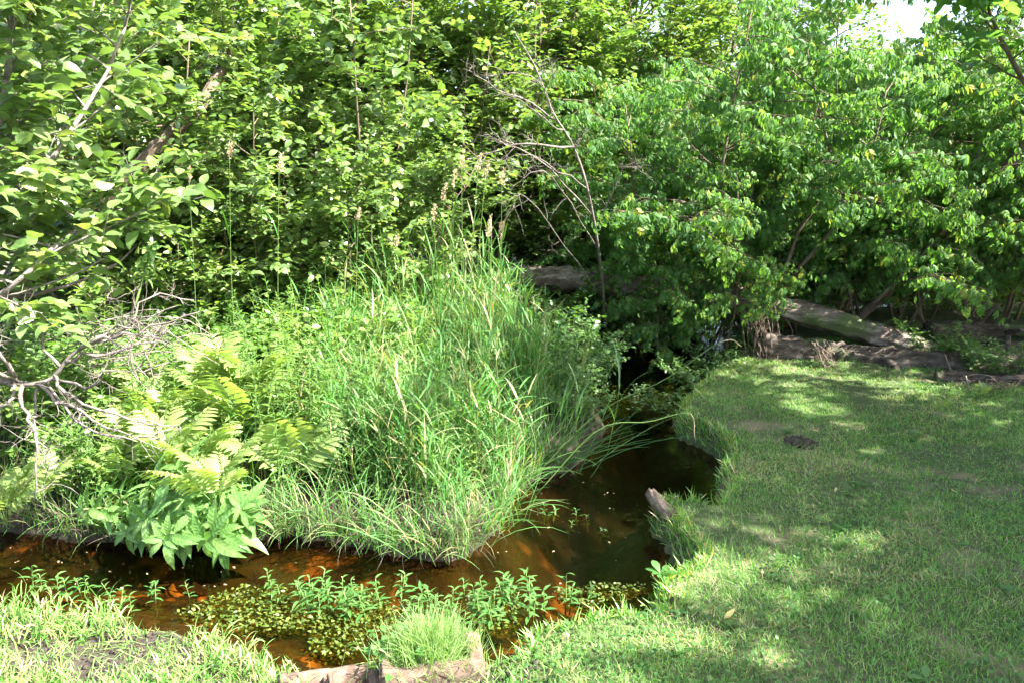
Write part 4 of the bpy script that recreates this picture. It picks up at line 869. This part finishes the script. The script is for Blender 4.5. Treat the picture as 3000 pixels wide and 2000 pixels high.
mb = MB(); q = np.concatenate([region(rng, [(1480, 1500), (1650, 1400), (1800, 1280), (2050, 1260), (2080, 1400), (1900, 1450), (1980, 1600), (1700, 1740), (1400, 1650)], 45, 0), region(rng, [(0, 1600), (800, 1640), (1300, 1680), (1300, 1720), (0, 1720)], 40, 0)])
q = q[inside(q[:, 0], q[:, 1], POLY)]; n = len(q); az = rng.uniform(0, 6.28, n); place(mb, small, np.c_[q, np.full(n, .004)], np.c_[np.cos(az), np.sin(az), np.zeros(n)], np.c_[rng.normal(0, .08, n), rng.normal(0, .08, n), np.ones(n)], rng.uniform(.005, .02, n) * rng.uniform(.5, 1.3, n), rng.random(n) * .5)
mb.obj("floating_bits", M['straw'], kind='stuff', label="tiny pale leaf bits floating on the stream", category="debris")
# ------------------------------------------------------------------ concrete blocks with grass tuft
def block(name, label, p, rz, tilt, L=.40, W=.20, Hh=.19, seed=0):
    """hollow concrete block with open cells facing up, chipped edges"""
    import bmesh
    rng = np.random.default_rng(seed); o = thing(name, label, "block", p, rz, 1, "concrete blocks at the water edge", tilt)
    bm = bmesh.new(); xs = [-L / 2, -L / 2 + .05, -.02, .02, L / 2 - .06, L / 2]; ys = [-W / 2, -W / 2 + .05, W / 2 - .045, W / 2]
    g = {}
    def v(i, j, k): 
        key = (i, j, k)
        if key not in g: g[key] = bm.verts.new((xs[i], ys[j], (0, Hh)[k]))
        return g[key]
    hole = {(1, 1), (3, 1)}
    for i in range(5):
        for j in range(3):
            if (i, j) in hole: continue
            for k in (0, 1):
                f = [v(i, j, k), v(i + 1, j, k), v(i + 1, j + 1, k), v(i, j + 1, k)]; bm.faces.new(f if k else f[::-1])
            for (a, b, di, dj) in (((i, j), (i + 1, j), 0, -1), ((i + 1, j), (i + 1, j + 1), 1, 0), ((i + 1, j + 1), (i, j + 1), 0, 1), ((i, j + 1), (i, j), -1, 0)):
                n_ = (i + di, j + dj)
                if n_ in hole or not (0 <= n_[0] < 5 and 0 <= n_[1] < 3): bm.faces.new([v(*a, 0), v(*b, 0), v(*b, 1), v(*a, 1)])
    bmesh.ops.recalc_face_normals(bm, faces=bm.faces)
    bmesh.ops.bevel(bm, geom=[e for e in bm.edges if e.is_manifold and len(e.link_faces) == 2 and e.calc_face_angle() > .5], offset=.009, segments=2, affect='EDGES')
    bmesh.ops.subdivide_edges(bm, edges=[e for e in bm.edges if e.calc_length() > .02], cuts=3, use_grid_fill=True)
    for vt in bm.verts: vt.co += Vector(rng.normal(0, .0016, 3)) + Vector((0, 0, float(noise2(vt.co.x * 1.0 + seed, vt.co.y, .07) - .6) * .016 * (vt.co.z > .1)))
    me = bpy.data.meshes.new("shell"); bm.to_mesh(me); bm.free(); me.materials.append(M['concrete'])
    for pl in me.polygons: pl.use_smooth = True
    link("shell", me, o)
    return o
b1 = on_z(1262, 1935, .16); b2 = on_z(965, 1985, .13)
block("concrete_block", "hollow concrete block holding a tuft of grass at the water edge", (b1[0], b1[1] + .06, -.02), R(10), (R(4), R(-2)), seed=1)
block("concrete_block", "lower tilted hollow concrete block cut off by the bottom picture edge", (b2[0], b2[1] - .0, -.07), R(14), (R(2), R(3)), seed=2)
rng = np.random.default_rng(81); mb = MB(); fine = [blade_tpl(rng, rng.uniform(.12, .24), .0032, rng.uniform(0, .5), rng.uniform(.3, 1.3), 4) for _ in range(10)]
c = np.array([b1[0] - .01, b1[1] + .08]); qq = c + np.c_[rng.normal(0, .085, 2600), rng.normal(0, .06, 2600)]
scatter(mb, fine, qq, rng, (.35, 1.1), .5, z=np.full(2600, .15) - .25 * np.hypot(*(qq - c).T))
mb.obj("grass_tuft", M['tuft'], label="rounded tuft of fine grass growing out of the concrete block", category="grass tuft", kind='stuff')
mb = MB(); qq = c + np.array([-.13, -.0]) + np.c_[rng.normal(0, .06, 90), rng.normal(0, .05, 90)]; az = rng.uniform(0, 6.28, 90)
place(mb, ovate, np.c_[qq, .15 + rng.uniform(0, .06, 90)], np.c_[np.cos(az), np.sin(az), rng.normal(.3, .3, 90)], np.c_[rng.normal(0, .3, 90), rng.normal(0, .3, 90), np.ones(90)], rng.uniform(.03, .055, 90), rng.random(90))
mb.obj("small_weed", M['shoot'], label="leafy weed at the left of the grass tuft on the block", category="weed", kind='stuff')

# ------------------------------------------------------------------ lawn
rng = np.random.default_rng(91)
lawn_bl = [blade_tpl(rng, rng.uniform(.022, .048), .0042, rng.uniform(0, .6), rng.uniform(.3, 1.3), 2) for _ in range(16)]
flat_bl = [blade_tpl(rng, rng.uniform(.04, .09), .003, rng.uniform(1.1, 1.5), rng.uniform(-.1, .3), 2) for _ in range(8)]
def lawn_points(n, x0, x1, y0, y1, near_pow=1.0):
    q = np.c_[rng.uniform(x0, x1, n), y0 + (y1 - y0) * rng.random(n) ** near_pow]
    q = q[abs(q[:, 0]) < q[:, 1] * .72 + .6]
    z, w, ns, d = terrain(q[:, 0], q[:, 1]); k = (~w) & ns & (z > .004); return q[k], z[k], d[k]
q, z, d = lawn_points(330000, -.1, 6.2, 2.0, 8.6, 1.5)
thin = noise2(q[:, 0], q[:, 1], .5, 2) * .6 + noise2(q[:, 0], q[:, 1], .17, 4) * .4
k = (thin + rng.random(len(q)) * .42 > .56) & (d > .055); q, z, thin, d = q[k], z[k], thin[k], d[k]
dry = noise2(q[:, 0], q[:, 1], .45, 11) * .6 + noise2(q[:, 0], q[:, 1], .12, 6) * .4
v = np.clip(rng.beta(2, 2.5, len(q)) * .8 + np.where(rng.random(len(q)) < np.clip((dry - .53) * 4.0, .02, .8), .5, 0), 0, 1)
mb = MB(); scatter(mb, lawn_bl, q, rng, (.55, 1.15), .3, z=z - .004, var=v)
q2 = q[rng.random(len(q)) < np.where(dry > .56, .22, .04)]; scatter(mb, flat_bl, q2, rng, (.5, 1.0), .2, dz=.012, var=np.clip(rng.normal(.85, .15, len(q2)), 0, 1))
# longer uncut fringe along the bank
e = near_xy[rng.integers(40, len(near_xy) - 20, 5200)] + rng.normal(0, .03, (5200, 2)) + np.array([.05, -.02]); z, w, ns, d = terrain(e[:, 0], e[:, 1]); k = ns & ~w & (e[:, 1] < 7.5) & (e[:, 0] > .0)
scatter(mb, lawn_bl, e[k], rng, (.9, 2.4), .45, lean=(-.2, .1), z=z[k] - .005)
mb.obj("lawn_grass", M['lawn'], kind='stuff', label="short patchy mown grass of the shaded lawn", category="grass")
# sunlit rough grass at the lower left
mb = MB(); q, z, d = lawn_points(60000, -3.2, .1, 2.0, 3.9)
k = noise2(q[:, 0], q[:, 1], .3, 8) * .55 + noise2(q[:, 0], q[:, 1], .09, 1) * .45 + np.clip(d, 0, .6) * .5 + rng.random(len(q)) * .3 - np.where((q[:, 0] > -.8) & (q[:, 1] > 2.35), .5, 0) > .72
scatter(mb, lawn_bl, q[k], rng, (.7, 1.6), .35, z=z[k] - .004)
shore_sh = [shoot_tpl(rng, rng.uniform(.06, .15), 4, (.04, .09), .0055, lean=.25) for _ in range(8)]
qs, zs, ds = lawn_points(5600, -3.0, .0, 2.2, 3.8); kk = (noise2(qs[:, 0], qs[:, 1], .25, 12) > .42) & ((qs[:, 0] < -.78) | (qs[:, 1] > 3.2)); scatter(mb, shore_sh, qs[kk], rng, (.6, 1.2), .3, z=zs[kk])
q2 = q[rng.random(len(q)) < .10]; scatter(mb, flat_bl, q2, rng, (.6, 1.6), .2, dz=.008, var=np.clip(rng.normal(.95, .06, len(q2)), 0, 1))
mb.obj("shore_grass", M['lawn'], kind='stuff', label="sunlit rough grass and sedge shoots on the muddy shore", category="grass")
mb = MB(); q, z, d = lawn_points(5200, -3.0, .1, 2.0, 3.8); n = len(q); ico = np.array([[0, 0, 1], [.9, 0, .3], [.2, .8, .35], [-.75, .5, .3], [-.7, -.55, .3], [.3, -.85, .25], [0, 0, -.6]]); it = np.array([[0, 1, 2], [0, 2, 3], [0, 3, 4], [0, 4, 5], [0, 5, 1], [6, 2, 1], [6, 3, 2], [6, 4, 3], [6, 5, 4], [6, 1, 5]])
az = rng.uniform(0, 6.28, n); place(mb, (ico, it), np.c_[q, z + .002], np.c_[np.cos(az), np.sin(az), rng.normal(0, .3, n)], np.c_[rng.normal(0, .3, n), rng.normal(0, .3, n), np.ones(n)], rng.uniform(.005, .018, n), .5)
mb.obj("soil_clods", M['mud'], smooth=False, kind='stuff', label="dark crumbly soil clods on the muddy shore", category="soil")
# clover and small weeds in the lawn
mb = MB(); q, z, d = lawn_points(26000, .0, 5.5, 2.1, 7.5, 1.4); k = noise2(q[:, 0], q[:, 1], .5, 21) > .5; q, z = q[k], z[k]; az = rng.uniform(0, 6.28, len(q)); n = len(q)
place(mb, leaf_tpl([(0, 0), (.4, .3), (.75, .28), (1, 0)], fold=.1, droop=.2), np.c_[q, z + rng.uniform(.015, .045, n)], np.c_[np.cos(az), np.sin(az), rng.normal(0, .3, n)], np.c_[rng.normal(0, .3, n), rng.normal(0, .3, n), np.ones(n)], rng.uniform(.012, .028, n), rng.random(n))
mb.obj("clover_patches", M['shoot'], kind='stuff', label="small clover-like weeds scattered in the lawn", category="clover")
def rosette():
    mb = MB(); n = 8; az = np.arange(n) * 2.4 + rng.normal(0, .25, n)
    place(mb, leaf_tpl([(0, 0), (.25, .1), (.6, .25), (.85, .18), (1, 0)], fold=.12, droop=.3), np.zeros((n, 3)), np.c_[np.cos(az), np.sin(az), rng.uniform(.2, .9, n)], np.tile([0, 0, 1.], (n, 1)), rng.uniform(.03, .065, n), rng.random(n)); return mb.mesh("plantain", M['shoot'])
RO = [rosette() for _ in range(4)]
q, z, d = lawn_points(60, .5, 4.5, 2.4, 6.5, 1.2)
for i in range(min(32, len(q))):
    o = link("plantain_weed", RO[i % 4], None, "flat plantain rosette growing in the mown lawn", "weed", "plantain weeds in the lawn"); o.location = (q[i, 0], q[i, 1], z[i] + .012); o.rotation_euler = (0, 0, rng.uniform(0, 6.28)); o.scale = (rng.uniform(.6, 1.1),) * 3
o = link("plantain_weed", RO[0], None, "large round pale leaf weed at the bank above the dark water", "weed"); p = on_z(1935, 1680, .2); o.location = p; o.scale = (1.3,) * 3
# fallen leaves
FLm = [MB().add(*leaf_tpl([(0, 0), (.2, .14), (.5, .2), (.8, .1), (1, 0)], fold=.3, droop=.3 * k_), v_).mesh("fallen_leaf", M['yellow']) for k_, v_ in ((1, .1), (-1, .5), (.5, .9))]
for i, (px, py, s, lab) in enumerate([(2660, 1525, .07, "bright yellow fallen leaf on the shaded lawn"), (2120, 1830, .07, "long tan curled leaf near the sunny patch on the lawn"), (2340, 1580, .05, "small tan leaf in the middle of the lawn"), (2350, 1628, .04, "pale leaf just below the small tan leaf"),
        (2235, 1690, .03, "tiny reddish leaf bit on the lawn"), (2450, 1440, .04, "brown leaf scrap near the upper weed rosettes"), (2145, 1550, .045, "yellowish leaf by the bald bank patch"), (2800, 1455, .04, "brown leaf scrap at the right of the lawn"),
        (2380, 1270, .05, "pale leaf beside the dark soil mound"), (2480, 1265, .05, "dry leaf right of the dark soil mound"), (2440, 1690, .035, "reddish leaf scrap in the lower lawn"), (1665, 1885, .04, "tan leaf at the near bank edge"), (2480, 1955, .03, "orange leaf bit at the bottom of the lawn")]):
    p = on_ground(px, py, .22); o = link("fallen_leaf", FLm[i % 3], None, lab, "leaf", "fallen leaves on the lawn"); o.location = (p[0], p[1], p[2] + .03); o.rotation_euler = (rng.normal(0, .2), rng.normal(0, .2), rng.uniform(0, 6.28)); o.scale = (s,) * 3
# dark soil mounds in the lawn
for px, py, r_, lab, sd in ((2345, 1300, .11, "dark churned soil patch on the back lawn", 1),):
    p = on_ground(px, py, .22); g_ = np.linspace(-1, 1, 26); A, B = np.meshgrid(g_, g_); A, B = A.ravel(), B.ravel(); rr = np.hypot(A, B)
    zz = np.clip(1 - rr ** 2, -.3, 1) * .012 + (noise2(A, B, .15, sd) - .6) * .05; xy_ = np.c_[p[0] + A * r_, p[1] + B * r_ * 1.3]
    i_ = (np.arange(25)[:, None] * 26 + np.arange(25)[None]).ravel(); q4 = np.stack([i_, i_ + 1, i_ + 27, i_ + 26], -1); q4 = q4[(rr[q4] < 1.0).all(1)]
    MB().add(np.c_[xy_, terrain(xy_[:, 0], xy_[:, 1])[0] + zz + .012], np.concatenate([q4[:, [0, 1, 2]], q4[:, [0, 2, 3]]])).obj("soil_mound", M['soil'], label=lab, category="soil", group="dark soil patches in the lawn")
